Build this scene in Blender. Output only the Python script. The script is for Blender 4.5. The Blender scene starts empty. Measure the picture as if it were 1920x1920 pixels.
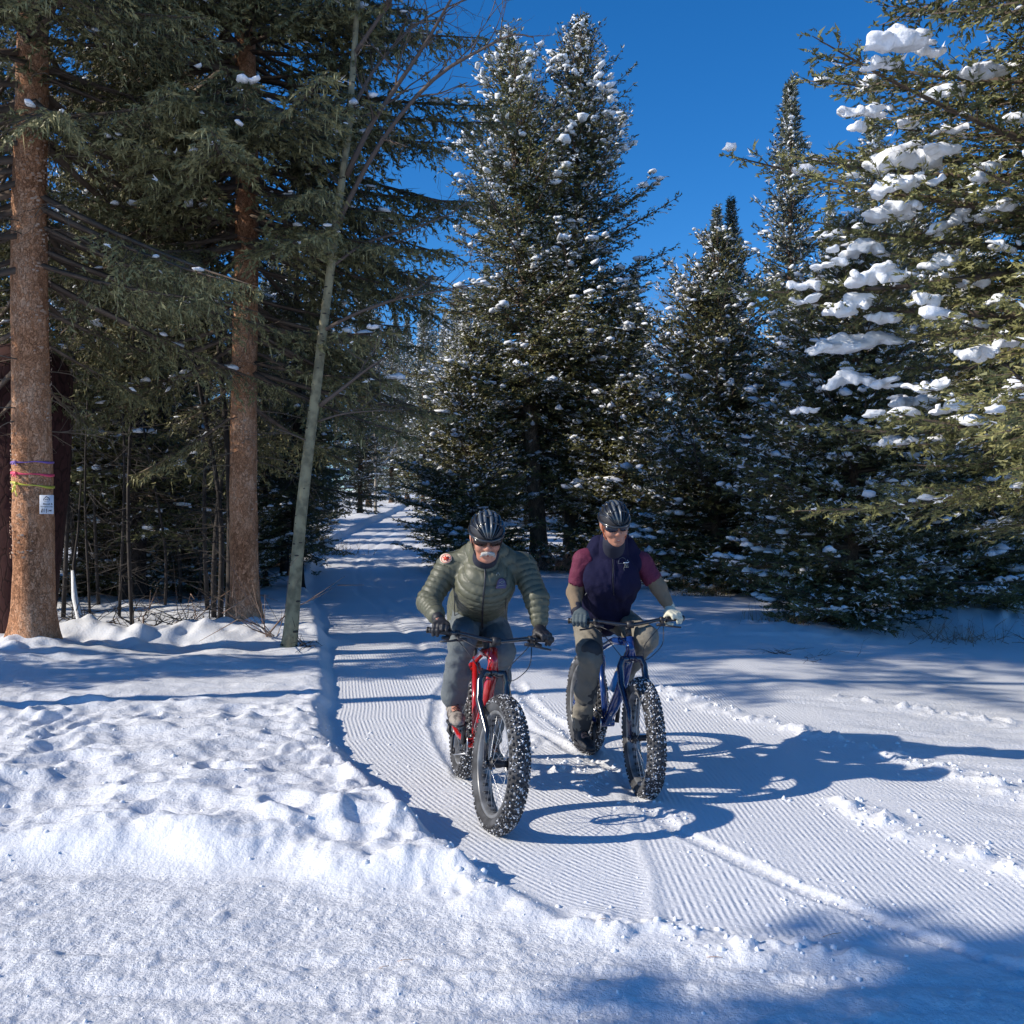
import bpy, math, random
import numpy as np
from mathutils import Vector, Matrix
random.seed(7)
R_ = math.radians
sc = bpy.context.scene
COL = sc.collection
# ---------------------------------------------------------------- camera
CH = 1.68
cam_d = bpy.data.cameras.new('camera'); cam = bpy.data.objects.new('camera', cam_d); COL.objects.link(cam)
cam_d.sensor_width = 36; cam_d.lens = 36; cam_d.clip_end = 3000; cam_d.clip_start = 0.05
cam.location = (0, 0, CH); cam.rotation_euler = (R_(90), 0, 0)
sc.camera = cam
# ---------------------------------------------------------------- sky + sun
SUN_DIR = Vector((-1.79, -0.48, 1.02)).normalized()      # towards the sun
ELEV = math.asin(SUN_DIR.z); AZ = math.atan2(SUN_DIR.x, SUN_DIR.y)
w = bpy.data.worlds.new('World'); sc.world = w; w.use_nodes = True
nt = w.node_tree; nt.nodes.clear()
sky = nt.nodes.new('ShaderNodeTexSky'); sky.sky_type = 'NISHITA'; sky.sun_disc = False
sky.sun_elevation = ELEV; sky.sun_rotation = AZ; sky.altitude = 1800
sky.air_density = 1.0; sky.dust_density = 0.35; sky.ozone_density = 6.0
bg = nt.nodes.new('ShaderNodeBackground'); bg.inputs['Strength'].default_value = 0.165
wo = nt.nodes.new('ShaderNodeOutputWorld')
hs = nt.nodes.new('ShaderNodeHueSaturation'); hs.inputs['Saturation'].default_value = 1.22; hs.inputs['Hue'].default_value = .502; hs.inputs['Value'].default_value = 1.0
nt.links.new(sky.outputs[0], hs.inputs['Color']); nt.links.new(hs.outputs[0], bg.inputs[0]); nt.links.new(bg.outputs[0], wo.inputs[0])
sd = bpy.data.lights.new('sun', 'SUN'); sd.energy = 5.0; sd.angle = R_(0.55); sd.color = (1.0, 0.915, 0.79)
sun = bpy.data.objects.new('sun', sd); COL.objects.link(sun)
sun.rotation_euler = (-SUN_DIR).to_track_quat('-Z', 'Y').to_euler(); sun.location = (-20, -6, 20)
sc.view_settings.view_transform = 'Standard'; sc.view_settings.look = 'None'
sc.view_settings.exposure = 0.08; sc.view_settings.gamma = 1.0
sc.view_settings.use_curve_mapping = False
sc.cycles.use_denoising = True
sc.cycles.max_bounces = 6; sc.cycles.diffuse_bounces = 3; sc.cycles.transparent_max_bounces = 4
sc.cycles.caustics_reflective = False; sc.cycles.caustics_refractive = False

# ---------------------------------------------------------------- helpers
def P(px, py, d):
    """point of the place seen at a pixel of the 1920 px photograph, d metres in front"""
    return np.array([(px-960)/1920*d, d, CH+(960-py)/1920*d])
def tag(o, label=None, cat=None, group=None, kind=None):
    if label: o['label'] = label
    if cat: o['category'] = cat
    if group: o['group'] = group
    if kind: o['kind'] = kind
    return o
def empty(name, loc=(0, 0, 0), rot=(0, 0, 0)):
    o = bpy.data.objects.new(name, None); COL.objects.link(o)
    o.location = loc; o.rotation_euler = rot; o.empty_display_size = .1
    return o
def mesh_np(name, V, F, mat=None, parent=None, smooth=True, attrs=None, matidx=None, link=True):
    V = np.asarray(V, dtype=np.float32)
    if isinstance(F, (list, tuple)) and len(F) and isinstance(F[0], np.ndarray) and F[0].ndim == 2: groups = list(F)
    else: groups = [np.asarray(F)]
    groups = [g for g in groups if len(g)]
    me = bpy.data.meshes.new(name)
    me.vertices.add(len(V)); me.vertices.foreach_set('co', V.ravel())
    li = np.concatenate([g.ravel() for g in groups]).astype(np.int32)
    tot = np.concatenate([np.full(len(g), g.shape[1], np.int32) for g in groups])
    st = np.concatenate([[0], np.cumsum(tot)[:-1]]).astype(np.int32)
    me.loops.add(len(li)); me.loops.foreach_set('vertex_index', li)
    me.polygons.add(len(tot)); me.polygons.foreach_set('loop_start', st); me.polygons.foreach_set('loop_total', tot)
    if smooth: me.polygons.foreach_set('use_smooth', np.ones(len(tot), bool))
    if attrs:
        for k, a in attrs.items():
            at = me.attributes.new(k, 'FLOAT', 'POINT'); at.data.foreach_set('value', np.asarray(a, np.float32))
    mats = mat if isinstance(mat, (list, tuple)) else [mat]
    for m in mats:
        if m: me.materials.append(m)
    if matidx is not None: me.polygons.foreach_set('material_index', np.asarray(matidx, np.int32))
    me.update(calc_edges=True)
    o = bpy.data.objects.new(name, me)
    if link: COL.objects.link(o)
    if parent is not None: o.parent = parent
    return o
def smoothstep(a, b, x):
    t = np.clip((x-a)/(b-a), 0, 1); return t*t*(3-2*t)
_LAT = {}
def vnoise(x, y, scale=1.0, seed=0):
    if seed not in _LAT: _LAT[seed] = np.random.RandomState(1000+seed).rand(256, 256).astype(np.float32)
    L = _LAT[seed]
    x = x/scale; y = y/scale
    xi = np.floor(x); yi = np.floor(y); fx = x-xi; fy = y-yi
    xi = xi.astype(np.int64) & 255; yi = yi.astype(np.int64) & 255
    fx = fx*fx*(3-2*fx); fy = fy*fy*(3-2*fy)
    x1 = (xi+1) & 255; y1 = (yi+1) & 255
    a = L[xi, yi]*(1-fx)+L[x1, yi]*fx; b = L[xi, y1]*(1-fx)+L[x1, y1]*fx
    return (a*(1-fy)+b*fy)*2-1
def fbm(x, y, scale=1.0, oc=4, seed=0, gain=.5):
    s = 0; a = 1
    for i in range(oc):
        s = s+a*vnoise(x*math.cos(i)+y*math.sin(i), y*math.cos(i)-x*math.sin(i), scale/2**i, seed+i); a *= gain
    return s
def tubes(P0, P1, R0, R1, n=4):
    P0 = np.asarray(P0, float).reshape(-1, 3); P1 = np.asarray(P1, float).reshape(-1, 3); N = len(P0)
    R0 = np.broadcast_to(np.asarray(R0, float), (N,)); R1 = np.broadcast_to(np.asarray(R1, float), (N,))
    d = P1-P0; d /= (np.linalg.norm(d, axis=1, keepdims=True)+1e-9)
    ref = np.where(np.abs(d[:, 2:3]) < .9, [[0, 0, 1.]], [[1., 0, 0]])
    u = np.cross(d, ref); u /= np.linalg.norm(u, axis=1, keepdims=True); v = np.cross(d, u)
    a = np.arange(n)*2*np.pi/n
    ring = u[:, None]*np.cos(a)[None, :, None]+v[:, None]*np.sin(a)[None, :, None]
    V = np.concatenate([P0[:, None]+ring*R0[:, None, None], P1[:, None]+ring*R1[:, None, None]], 1).reshape(-1, 3)
    i = np.arange(n); j = (i+1) % n
    q = np.stack([i, j, j+n, i+n], 1)
    F = (q[None]+(np.arange(N)*2*n)[:, None, None]).reshape(-1, 4)
    return V, F
def chain(pts, rad, n=8, cap=True, closed=False):
    """smooth tube through points; returns V, quads, tris"""
    pts = np.asarray(pts, float); m = len(pts); rad = np.broadcast_to(np.asarray(rad, float), (m,))
    if closed: t = np.roll(pts, -1, 0)-np.roll(pts, 1, 0)
    else: t = np.gradient(pts, axis=0)
    t /= np.linalg.norm(t, axis=1, keepdims=True)+1e-12
    u = np.cross(t[0], [0, 0, 1.]) if abs(t[0][2]) < .9 else np.cross(t[0], [1., 0, 0])
    U = []
    for k in range(m):
        u = u-t[k]*np.dot(u, t[k]); u = u/np.linalg.norm(u); U.append(u)
    U = np.array(U); W = np.cross(t, U); a = np.arange(n)*2*np.pi/n
    V = (pts[:, None]+rad[:, None, None]*(U[:, None]*np.cos(a)[None, :, None]+W[:, None]*np.sin(a)[None, :, None])).reshape(-1, 3)
    i = np.arange(n); j = (i+1) % n; rows = m if closed else m-1
    F = []
    for k in range(rows):
        b = k*n; c = ((k+1) % m)*n
        F.append(np.stack([b+i, b+j, c+j, c+i], 1))
    F = np.concatenate(F); T = np.zeros((0, 3), int)
    if cap and not closed:
        V = np.vstack([V, pts[0], pts[-1]]); e = (m-1)*n
        T = np.concatenate([np.stack([j, i, np.full(n, m*n)], 1), np.stack([e+i, e+j, np.full(n, m*n+1)], 1)])
    return V, F, T
class MB:
    """collects shapes and builds them as one mesh object"""
    def __init__(s): s.V = []; s.G = {}; s.n = 0
    def add(s, V, *Fs):
        V = np.asarray(V, float)
        for F in Fs:
            F = np.asarray(F)
            if len(F): s.G.setdefault(F.shape[1], []).append(F+s.n)
        s.V.append(V); s.n += len(V); return s
    def tube(s, pts, rad, n=8, cap=True, closed=False): return s.add(*chain(pts, rad, n, cap, closed))
    def cyl(s, a, b, r, n=12, r1=None): return s.tube([a, b], [r, r if r1 is None else r1], n)
    def box(s, c, size, R=None, bev=0.12):
        sx, sy, sz = np.asarray(size)/2.; pts = []
        b = bev*min(sx, sy, sz)*2
        for (hx, hy, hz) in ((sx-b, sy-b, sz), (sx, sy, sz-b)):
            pass
        # bevelled box: 4 rings of an octagon outline
        def ring(x, y, z, c_): return [(x-c_, y, z), (-x+c_, y, z), (-x, y-c_, z), (-x, -y+c_, z), (-x+c_, -y, z), (x-c_, -y, z), (x, -y+c_, z), (x, y-c_, z)]
        V = ring(sx-b, sy-b, -sz, b*.6)+ring(sx, sy, -sz+b, b)+ring(sx, sy, sz-b, b)+ring(sx-b, sy-b, sz, b*.6)
        V = np.array(V)
        if R is not None: V = V@np.asarray(R).T
        V = V+np.asarray(c)
        F = []
        for k in range(3):
            for i in range(8): F.append((k*8+(i+1) % 8, k*8+i, (k+1)*8+i, (k+1)*8+(i+1) % 8))
        caps = np.array([[7, 6, 5, 4, 3, 2, 1, 0][::-1], [24+i for i in range(8)][::-1]])
        return s.add(V, np.array(F), caps)
    def sphere(s, c, r, R=None, n=10, m=8):
        r = np.broadcast_to(np.asarray(r, float), (3,))
        th = np.linspace(0, np.pi, m+1); ph = np.arange(n)*2*np.pi/n
        V = np.array([[np.sin(t)*np.cos(p), np.sin(t)*np.sin(p), np.cos(t)] for t in th for p in ph])*r
        if R is not None: V = V@np.asarray(R).T
        i = np.arange(n); j = (i+1) % n
        F = np.concatenate([np.stack([k*n+j, k*n+i, (k+1)*n+i, (k+1)*n+j], 1) for k in range(m)])
        return s.add(V+np.asarray(c), F)
    def xform(s, f): s.V = [f(v) for v in s.V]; return s
    def build(s, name, mat, parent=None, smooth=True, attrs=None):
        V = np.vstack(s.V); G = [np.concatenate(g) for g in s.G.values()]
        return mesh_np(name, V, G, mat, parent, smooth, attrs)
# ---------------------------------------------------------------- materials
def mat(name, col=(.5, .5, .5), rough=.6, metal=0, spec=.5, noise=None, bump=None, coat=0, sss=0):
    """noise=(scale, col2, lo, hi); bump=(scale, dist)"""
    m = bpy.data.materials.new(name); m.use_nodes = True; t = m.node_tree; b = t.nodes['Principled BSDF']
    b.inputs['Base Color'].default_value = (*col, 1); b.inputs['Roughness'].default_value = rough
    b.inputs['Metallic'].default_value = metal; b.inputs['Specular IOR Level'].default_value = spec
    b.inputs['Coat Weight'].default_value = coat
    tc = t.nodes.new('ShaderNodeTexCoord')
    if noise:
        sc_, c2, lo, hi = noise
        n = t.nodes.new('ShaderNodeTexNoise'); n.inputs['Scale'].default_value = sc_; n.inputs['Detail'].default_value = 5
        r = t.nodes.new('ShaderNodeMapRange'); r.inputs[1].default_value = lo; r.inputs[2].default_value = hi
        x = t.nodes.new('ShaderNodeMix'); x.data_type = 'RGBA'
        x.inputs[6].default_value = (*col, 1); x.inputs[7].default_value = (*c2, 1)
        t.links.new(tc.outputs['Object'], n.inputs['Vector']); t.links.new(n.outputs[0], r.inputs[0])
        t.links.new(r.outputs[0], x.inputs[0]); t.links.new(x.outputs[2], b.inputs['Base Color'])
    if bump:
        n2 = t.nodes.new('ShaderNodeTexNoise'); n2.inputs['Scale'].default_value = bump[0]; n2.inputs['Detail'].default_value = 6
        bp = t.nodes.new('ShaderNodeBump'); bp.inputs['Distance'].default_value = bump[1]; bp.inputs['Strength'].default_value = 1
        t.links.new(tc.outputs['Object'], n2.inputs['Vector']); t.links.new(n2.outputs[0], bp.inputs['Height'])
        t.links.new(bp.outputs[0], b.inputs['Normal'])
    return m
def foliage_mat(name, c1, c2, c3, snowy=True, rough=.55):
    m = bpy.data.materials.new(name); m.use_nodes = True; t = m.node_tree; b = t.nodes['Principled BSDF']
    b.inputs['Roughness'].default_value = rough; b.inputs['Specular IOR Level'].default_value = .35
    a = t.nodes.new('ShaderNodeAttribute'); a.attribute_name = 'tint'
    cr = t.nodes.new('ShaderNodeValToRGB'); e = cr.color_ramp.elements
    e[0].position = 0; e[0].color = (*c1, 1); e[1].position = 1; e[1].color = (*c3, 1)
    k = cr.color_ramp.elements.new(.5); k.color = (*c2, 1)
    t.links.new(a.outputs['Fac'], cr.inputs[0])
    oi = t.nodes.new('ShaderNodeObjectInfo'); hsv = t.nodes.new('ShaderNodeHueSaturation')
    mr = t.nodes.new('ShaderNodeMapRange'); mr.inputs[3].default_value = .75; mr.inputs[4].default_value = 1.25
    t.links.new(oi.outputs['Random'], mr.inputs[0]); t.links.new(mr.outputs[0], hsv.inputs['Value'])
    t.links.new(cr.outputs[0], hsv.inputs['Color'])
    if snowy:
        s = t.nodes.new('ShaderNodeAttribute'); s.attribute_name = 'snow'
        x = t.nodes.new('ShaderNodeMix'); x.data_type = 'RGBA'; x.inputs[7].default_value = (.86, .88, .9, 1)
        t.links.new(s.outputs['Fac'], x.inputs[0]); t.links.new(hsv.outputs[0], x.inputs[6])
        t.links.new(x.outputs[2], b.inputs['Base Color'])
    else: t.links.new(hsv.outputs[0], b.inputs['Base Color'])
    return m
def bark_mat(name, c1, c2, c3, vs=14, dist=.012, stretch=.45):
    m = bpy.data.materials.new(name); m.use_nodes = True; t = m.node_tree; b = t.nodes['Principled BSDF']
    b.inputs['Roughness'].default_value = .85; b.inputs['Specular IOR Level'].default_value = .2
    tc = t.nodes.new('ShaderNodeTexCoord'); mp = t.nodes.new('ShaderNodeMapping'); mp.inputs['Scale'].default_value = (1, 1, stretch)
    n0 = t.nodes.new('ShaderNodeTexNoise'); n0.inputs['Scale'].default_value = vs*.8; n0.inputs['Detail'].default_value = 3
    ad = t.nodes.new('ShaderNodeMix'); ad.data_type = 'RGBA'; ad.inputs[0].default_value = .12
    vo = t.nodes.new('ShaderNodeTexVoronoi'); vo.inputs['Scale'].default_value = vs
    ve = t.nodes.new('ShaderNodeTexVoronoi'); ve.inputs['Scale'].default_value = vs; ve.feature = 'DISTANCE_TO_EDGE'
    nf = t.nodes.new('ShaderNodeTexNoise'); nf.inputs['Scale'].default_value = vs*5; nf.inputs['Detail'].default_value = 5
    nl = t.nodes.new('ShaderNodeTexNoise'); nl.inputs['Scale'].default_value = 2.2; nl.inputs['Detail'].default_value = 3
    L = t.links.new
    L(tc.outputs['Object'], mp.inputs[0]); L(mp.outputs[0], n0.inputs['Vector']); L(mp.outputs[0], ad.inputs[6]); L(n0.outputs['Color'], ad.inputs[7])
    for v in (vo, ve, nf): L(ad.outputs[2], v.inputs['Vector'])
    L(mp.outputs[0], nl.inputs['Vector'])
    cr = t.nodes.new('ShaderNodeValToRGB'); e = cr.color_ramp.elements
    e[0].position = .1; e[0].color = (*c1, 1); e[1].position = .95; e[1].color = (*c3, 1); k = cr.color_ramp.elements.new(.5); k.color = (*c2, 1)
    mx = t.nodes.new('ShaderNodeMath'); mx.operation = 'ADD'
    sp = t.nodes.new('ShaderNodeSeparateColor'); L(vo.outputs['Color'], sp.inputs[0])
    h1 = t.nodes.new('ShaderNodeMath'); h1.operation = 'MULTIPLY_ADD'; h1.inputs[1].default_value = .35; L(sp.outputs[0], h1.inputs[0])
    L(nl.outputs[0], h1.inputs[2])
    h2 = t.nodes.new('ShaderNodeMath'); h2.operation = 'MULTIPLY_ADD'; h2.inputs[1].default_value = .6; L(nf.outputs[0], h2.inputs[0]); L(h1.outputs[0], h2.inputs[2])
    sb = t.nodes.new('ShaderNodeMath'); sb.operation = 'SUBTRACT'; sb.inputs[1].default_value = .48; L(h2.outputs[0], sb.inputs[0])
    L(sb.outputs[0], cr.inputs[0])
    er = t.nodes.new('ShaderNodeMapRange'); er.inputs[1].default_value = 0; er.inputs[2].default_value = .09; er.inputs[3].default_value = .42; L(ve.outputs['Distance'], er.inputs[0])
    mu = t.nodes.new('ShaderNodeMix'); mu.data_type = 'RGBA'; mu.blend_type = 'MULTIPLY'; mu.inputs[0].default_value = 1
    L(cr.outputs[0], mu.inputs[6]); L(er.outputs[0], mu.inputs[7]); L(mu.outputs[2], b.inputs['Base Color'])
    bp = t.nodes.new('ShaderNodeBump'); bp.inputs['Distance'].default_value = dist
    h3 = t.nodes.new('ShaderNodeMath'); h3.operation = 'MULTIPLY_ADD'; h3.inputs[1].default_value = .5; L(nf.outputs[0], h3.inputs[0]); L(er.outputs[0], h3.inputs[2])
    h4 = t.nodes.new('ShaderNodeMath'); h4.operation = 'MULTIPLY_ADD'; h4.inputs[1].default_value = .7; L(sp.outputs[1], h4.inputs[0]); L(h3.outputs[0], h4.inputs[2])
    L(h4.outputs[0], bp.inputs['Height']); L(bp.outputs[0], b.inputs['Normal'])
    return m
M = {}
M['spruce'] = foliage_mat('spruce_needles', (.026, .031, .012), (.105, .108, .040), (.27, .245, .09))
M['near_spruce'] = foliage_mat('near_spruce_needles', (.045, .052, .020), (.14, .145, .056), (.31, .29, .11))
M['old_spruce'] = foliage_mat('old_spruce_needles', (.050, .052, .022), (.16, .155, .068), (.34, .31, .14))
M['blue_spruce'] = foliage_mat('blue_spruce_needles', (.028, .038, .024), (.095, .108, .066), (.20, .205, .13))
M['lichen'] = foliage_mat('lichen', (.13, .13, .055), (.26, .25, .12), (.40, .38, .20), snowy=False, rough=.9)
M['dead_twig'] = mat('dead_twig', (.10, .075, .055), .9, noise=(3, (.2, .16, .12), .35, .65))
M['branch_wood'] = mat('branch_wood', (.085, .06, .045), .9, noise=(4, (.16, .12, .09), .35, .65))
M['snow_clump'] = mat('clump_snow', (.86, .88, .91), .6, spec=.25, bump=(25, .012))
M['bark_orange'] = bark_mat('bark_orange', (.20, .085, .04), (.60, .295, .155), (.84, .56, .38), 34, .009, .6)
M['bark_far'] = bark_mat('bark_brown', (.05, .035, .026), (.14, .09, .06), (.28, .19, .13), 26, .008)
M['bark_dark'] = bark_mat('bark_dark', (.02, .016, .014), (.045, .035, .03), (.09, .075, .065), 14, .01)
M['bark_maroon'] = bark_mat('bark_maroon', (.030, .013, .012), (.055, .022, .020), (.075, .035, .032), 10, .004)
M['bark_twin'] = bark_mat('bark_greybrown', (.09, .065, .045), (.24, .175, .12), (.48, .37, .26), 20, .010)
# ---------------------------------------------------------------- implicit bodies -> smooth continuous meshes
def _d_prim(p, q):
    if q[0] == 'c':
        a, b, ra, rb = np.asarray(q[1], float), np.asarray(q[2], float), q[3], q[4]
        pp = p
        if len(q) > 5 and q[5] is not None:
            ax, fac = np.asarray(q[5][0], float), q[5][1]; ax = ax/np.linalg.norm(ax)
            s = (1/fac-1)
            pp = p+((p-a)@ax*s)[:, None]*ax; b = b+np.dot(b-a, ax)*s*ax
        ba = b-a; t = np.clip((pp-a)@ba/(ba@ba+1e-12), 0, 1)
        d = np.linalg.norm(pp-a-t[:, None]*ba, axis=1)-(ra+(rb-ra)*t)
        return d, t
    if q[0] == 'e':
        c, r = np.asarray(q[1], float), np.asarray(q[2], float)
        v = p-c
        if len(q) > 3 and q[3] is not None: v = v@np.asarray(q[3])
        k0 = np.linalg.norm(v/r, axis=1)+1e-9; k1 = np.linalg.norm(v/(r*r), axis=1)+1e-9
        return k0*(k0-1)/k1, k0
def sdf_eval(p, prims, k, subs=()):
    D = None
    for q in prims:
        d, _ = _d_prim(p, q)
        if D is None: D = d
        else:
            h = np.clip(.5+.5*(D-d)/k, 0, 1); D = D*(1-h)+d*h-k*h*(1-h)
    for q in subs:
        d, _ = _d_prim(p, q); k2 = .006
        h = np.clip(.5-.5*(D+d)/k2, 0, 1); D = D*(1-h)+(-d)*h+k2*h*(1-h)
    return D
def sdf_mesh(prims, cell, k=.02, subs=(), smooth=1, xf=None):
    lo = []; hi = []
    for q in prims:
        if q[0] == 'c':
            r = max(q[3], q[4])*(q[5][1] if len(q) > 5 and q[5] is not None else 1)
            lo += [np.asarray(q[1])-r, np.asarray(q[2])-r]; hi += [np.asarray(q[1])+r, np.asarray(q[2])+r]
        else: r = max(q[2]); lo.append(np.asarray(q[1])-r); hi.append(np.asarray(q[1])+r)
    lo = np.min(lo, 0)-3*cell-k*.5; hi = np.max(hi, 0)+3*cell+k*.5
    n = np.ceil((hi-lo)/cell).astype(int)+1
    g = [lo[i]+np.arange(n[i])*cell for i in range(3)]
    X, Y, Z = np.meshgrid(*g, indexing='ij'); p = np.stack([X.ravel(), Y.ravel(), Z.ravel()], 1)
    D = sdf_eval(p, prims, k, subs).reshape(n)
    S = D < 0
    c = [S[i:n[0]-1+i, j:n[1]-1+j, l:n[2]-1+l] for i in (0, 1) for j in (0, 1) for l in (0, 1)]
    anyc = np.logical_or.reduce(c); allc = np.logical_and.reduce(c)
    I = np.argwhere(anyc & ~allc); vid = -np.ones(np.array(n)-1, int); vid[tuple(I.T)] = np.arange(len(I))
    acc = np.zeros((len(I), 3)); cnt = np.zeros(len(I))
    offs = [(i, j, l) for i in (0, 1) for j in (0, 1) for l in (0, 1)]
    for a in offs:
        for ax in range(3):
            if a[ax]: continue
            b = list(a); b[ax] = 1
            ia = I+np.array(a); ib = I+np.array(b)
            da = D[tuple(ia.T)]; db = D[tuple(ib.T)]; m = (da < 0) != (db < 0)
            t = np.where(m, da/(da-db+1e-12), 0)
            pos = ia+t[:, None]*(ib-ia)
            acc += pos*m[:, None]; cnt += m
    V = lo+acc/cnt[:, None]*cell
    Fs = []
    for ax in range(3):
        sl0 = [slice(None)]*3; sl1 = [slice(None)]*3; sl0[ax] = slice(0, -1); sl1[ax] = slice(1, None)
        A = S[tuple(sl0)]; B = S[tuple(sl1)]
        E = np.argwhere(A != B); u, v = [(1, 2), (2, 0), (0, 1)][ax]
        E = E[(E[:, u] > 0) & (E[:, v] > 0) & (E[:, u] < n[u]-1) & (E[:, v] < n[v]-1)]
        ins = A[tuple(E.T)]
        du = np.zeros(3, int); du[u] = 1; dv = np.zeros(3, int); dv[v] = 1
        q = np.stack([vid[tuple((E-du-dv).T)], vid[tuple((E-dv).T)], vid[tuple(E.T)], vid[tuple((E-du).T)]], 1)
        q = np.where(ins[:, None], q, q[:, ::-1]); Fs.append(q)
    F = np.concatenate(Fs); F = F[(F >= 0).all(1)]
    for _ in range(smooth):
        s = np.zeros_like(V); c_ = np.zeros(len(V))
        for i in range(4):
            a = F[:, i]; b = F[:, (i+1) % 4]
            np.add.at(s, a, V[b]); np.add.at(s, b, V[a]); np.add.at(c_, a, 1); np.add.at(c_, b, 1)
        V = .5*V+.5*s/np.maximum(c_, 1)[:, None]
    if xf is not None: V = xf(V)
    return V, F
def vnormals(V, F):
    n = np.cross(V[F[:, 2]]-V[F[:, 0]], V[F[:, 3]]-V[F[:, 1]]); N = np.zeros_like(V)
    for i in range(4): np.add.at(N, F[:, i], n)
    return N/(np.linalg.norm(N, axis=1, keepdims=True)+1e-12)
def norm(v): return v/(np.linalg.norm(v, axis=-1, keepdims=True)+1e-9)
ICO = None
def ico(sub=1):
    global ICO
    if ICO is None: ICO = {}
    if sub not in ICO:
        import bmesh
        bm = bmesh.new(); bmesh.ops.create_icosphere(bm, subdivisions=sub, radius=1)
        bm.verts.ensure_lookup_table()
        V = np.array([v.co[:] for v in bm.verts]); F = np.array([[v.index for v in f.verts] for f in bm.faces]); bm.free()
        ICO[sub] = (V, F)
    return ICO[sub]
# ---------------------------------------------------------------- snow ground
SCARP = np.array([(-7.9, 75), (-6.9, 50), (-6.2, 33), (-4.4, 22), (-3.2, 17), (-2.15, 12), (-1.85, 10.5), (-1.68, 9.49), (-1.56, 8.8), (-1.50, 8.27),
                  (-1.33, 7.5), (-1.11, 6.86), (-.75, 5.97), (-.44, 5.29), (-.15, 4.74), (.09, 4.39), (.31, 4.19), (.55, 4.03), (1.1, 3.9), (3, 3.85)])
def scarp_dist(x, y):
    best = np.full(x.shape, 1e9); sign = np.ones(x.shape)
    for a, b in zip(SCARP[:-1], SCARP[1:]):
        d = b-a; L2 = d@d
        t = np.clip(((x-a[0])*d[0]+(y-a[1])*d[1])/L2, 0, 1)
        dx = x-a[0]-t*d[0]; dy = y-a[1]-t*d[1]; q = dx*dx+dy*dy
        s = np.sign(d[0]*dy-d[1]*dx)
        m = q < best; best = np.where(m, q, best); sign = np.where(m, s, sign)
    return np.sqrt(best)*sign          # >0 on the trail side
MOUNDS = []                             # (x, y, radius, height), filled before the mesh is made
def macro_z(x, y):
    z = .040*np.maximum(0, y-23)*smoothstep(20, 34, y)-.032*np.maximum(0, y-120)
    z = z-.055*np.maximum(0, x-2.6)*smoothstep(5, 10, y)*(1-.6*smoothstep(12, 20, y))*np.exp(-np.maximum(0, x-8)*.1)
    z = z+.10*vnoise(x, y, 9.0, 40)*smoothstep(14, 30, y)
    return z
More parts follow.
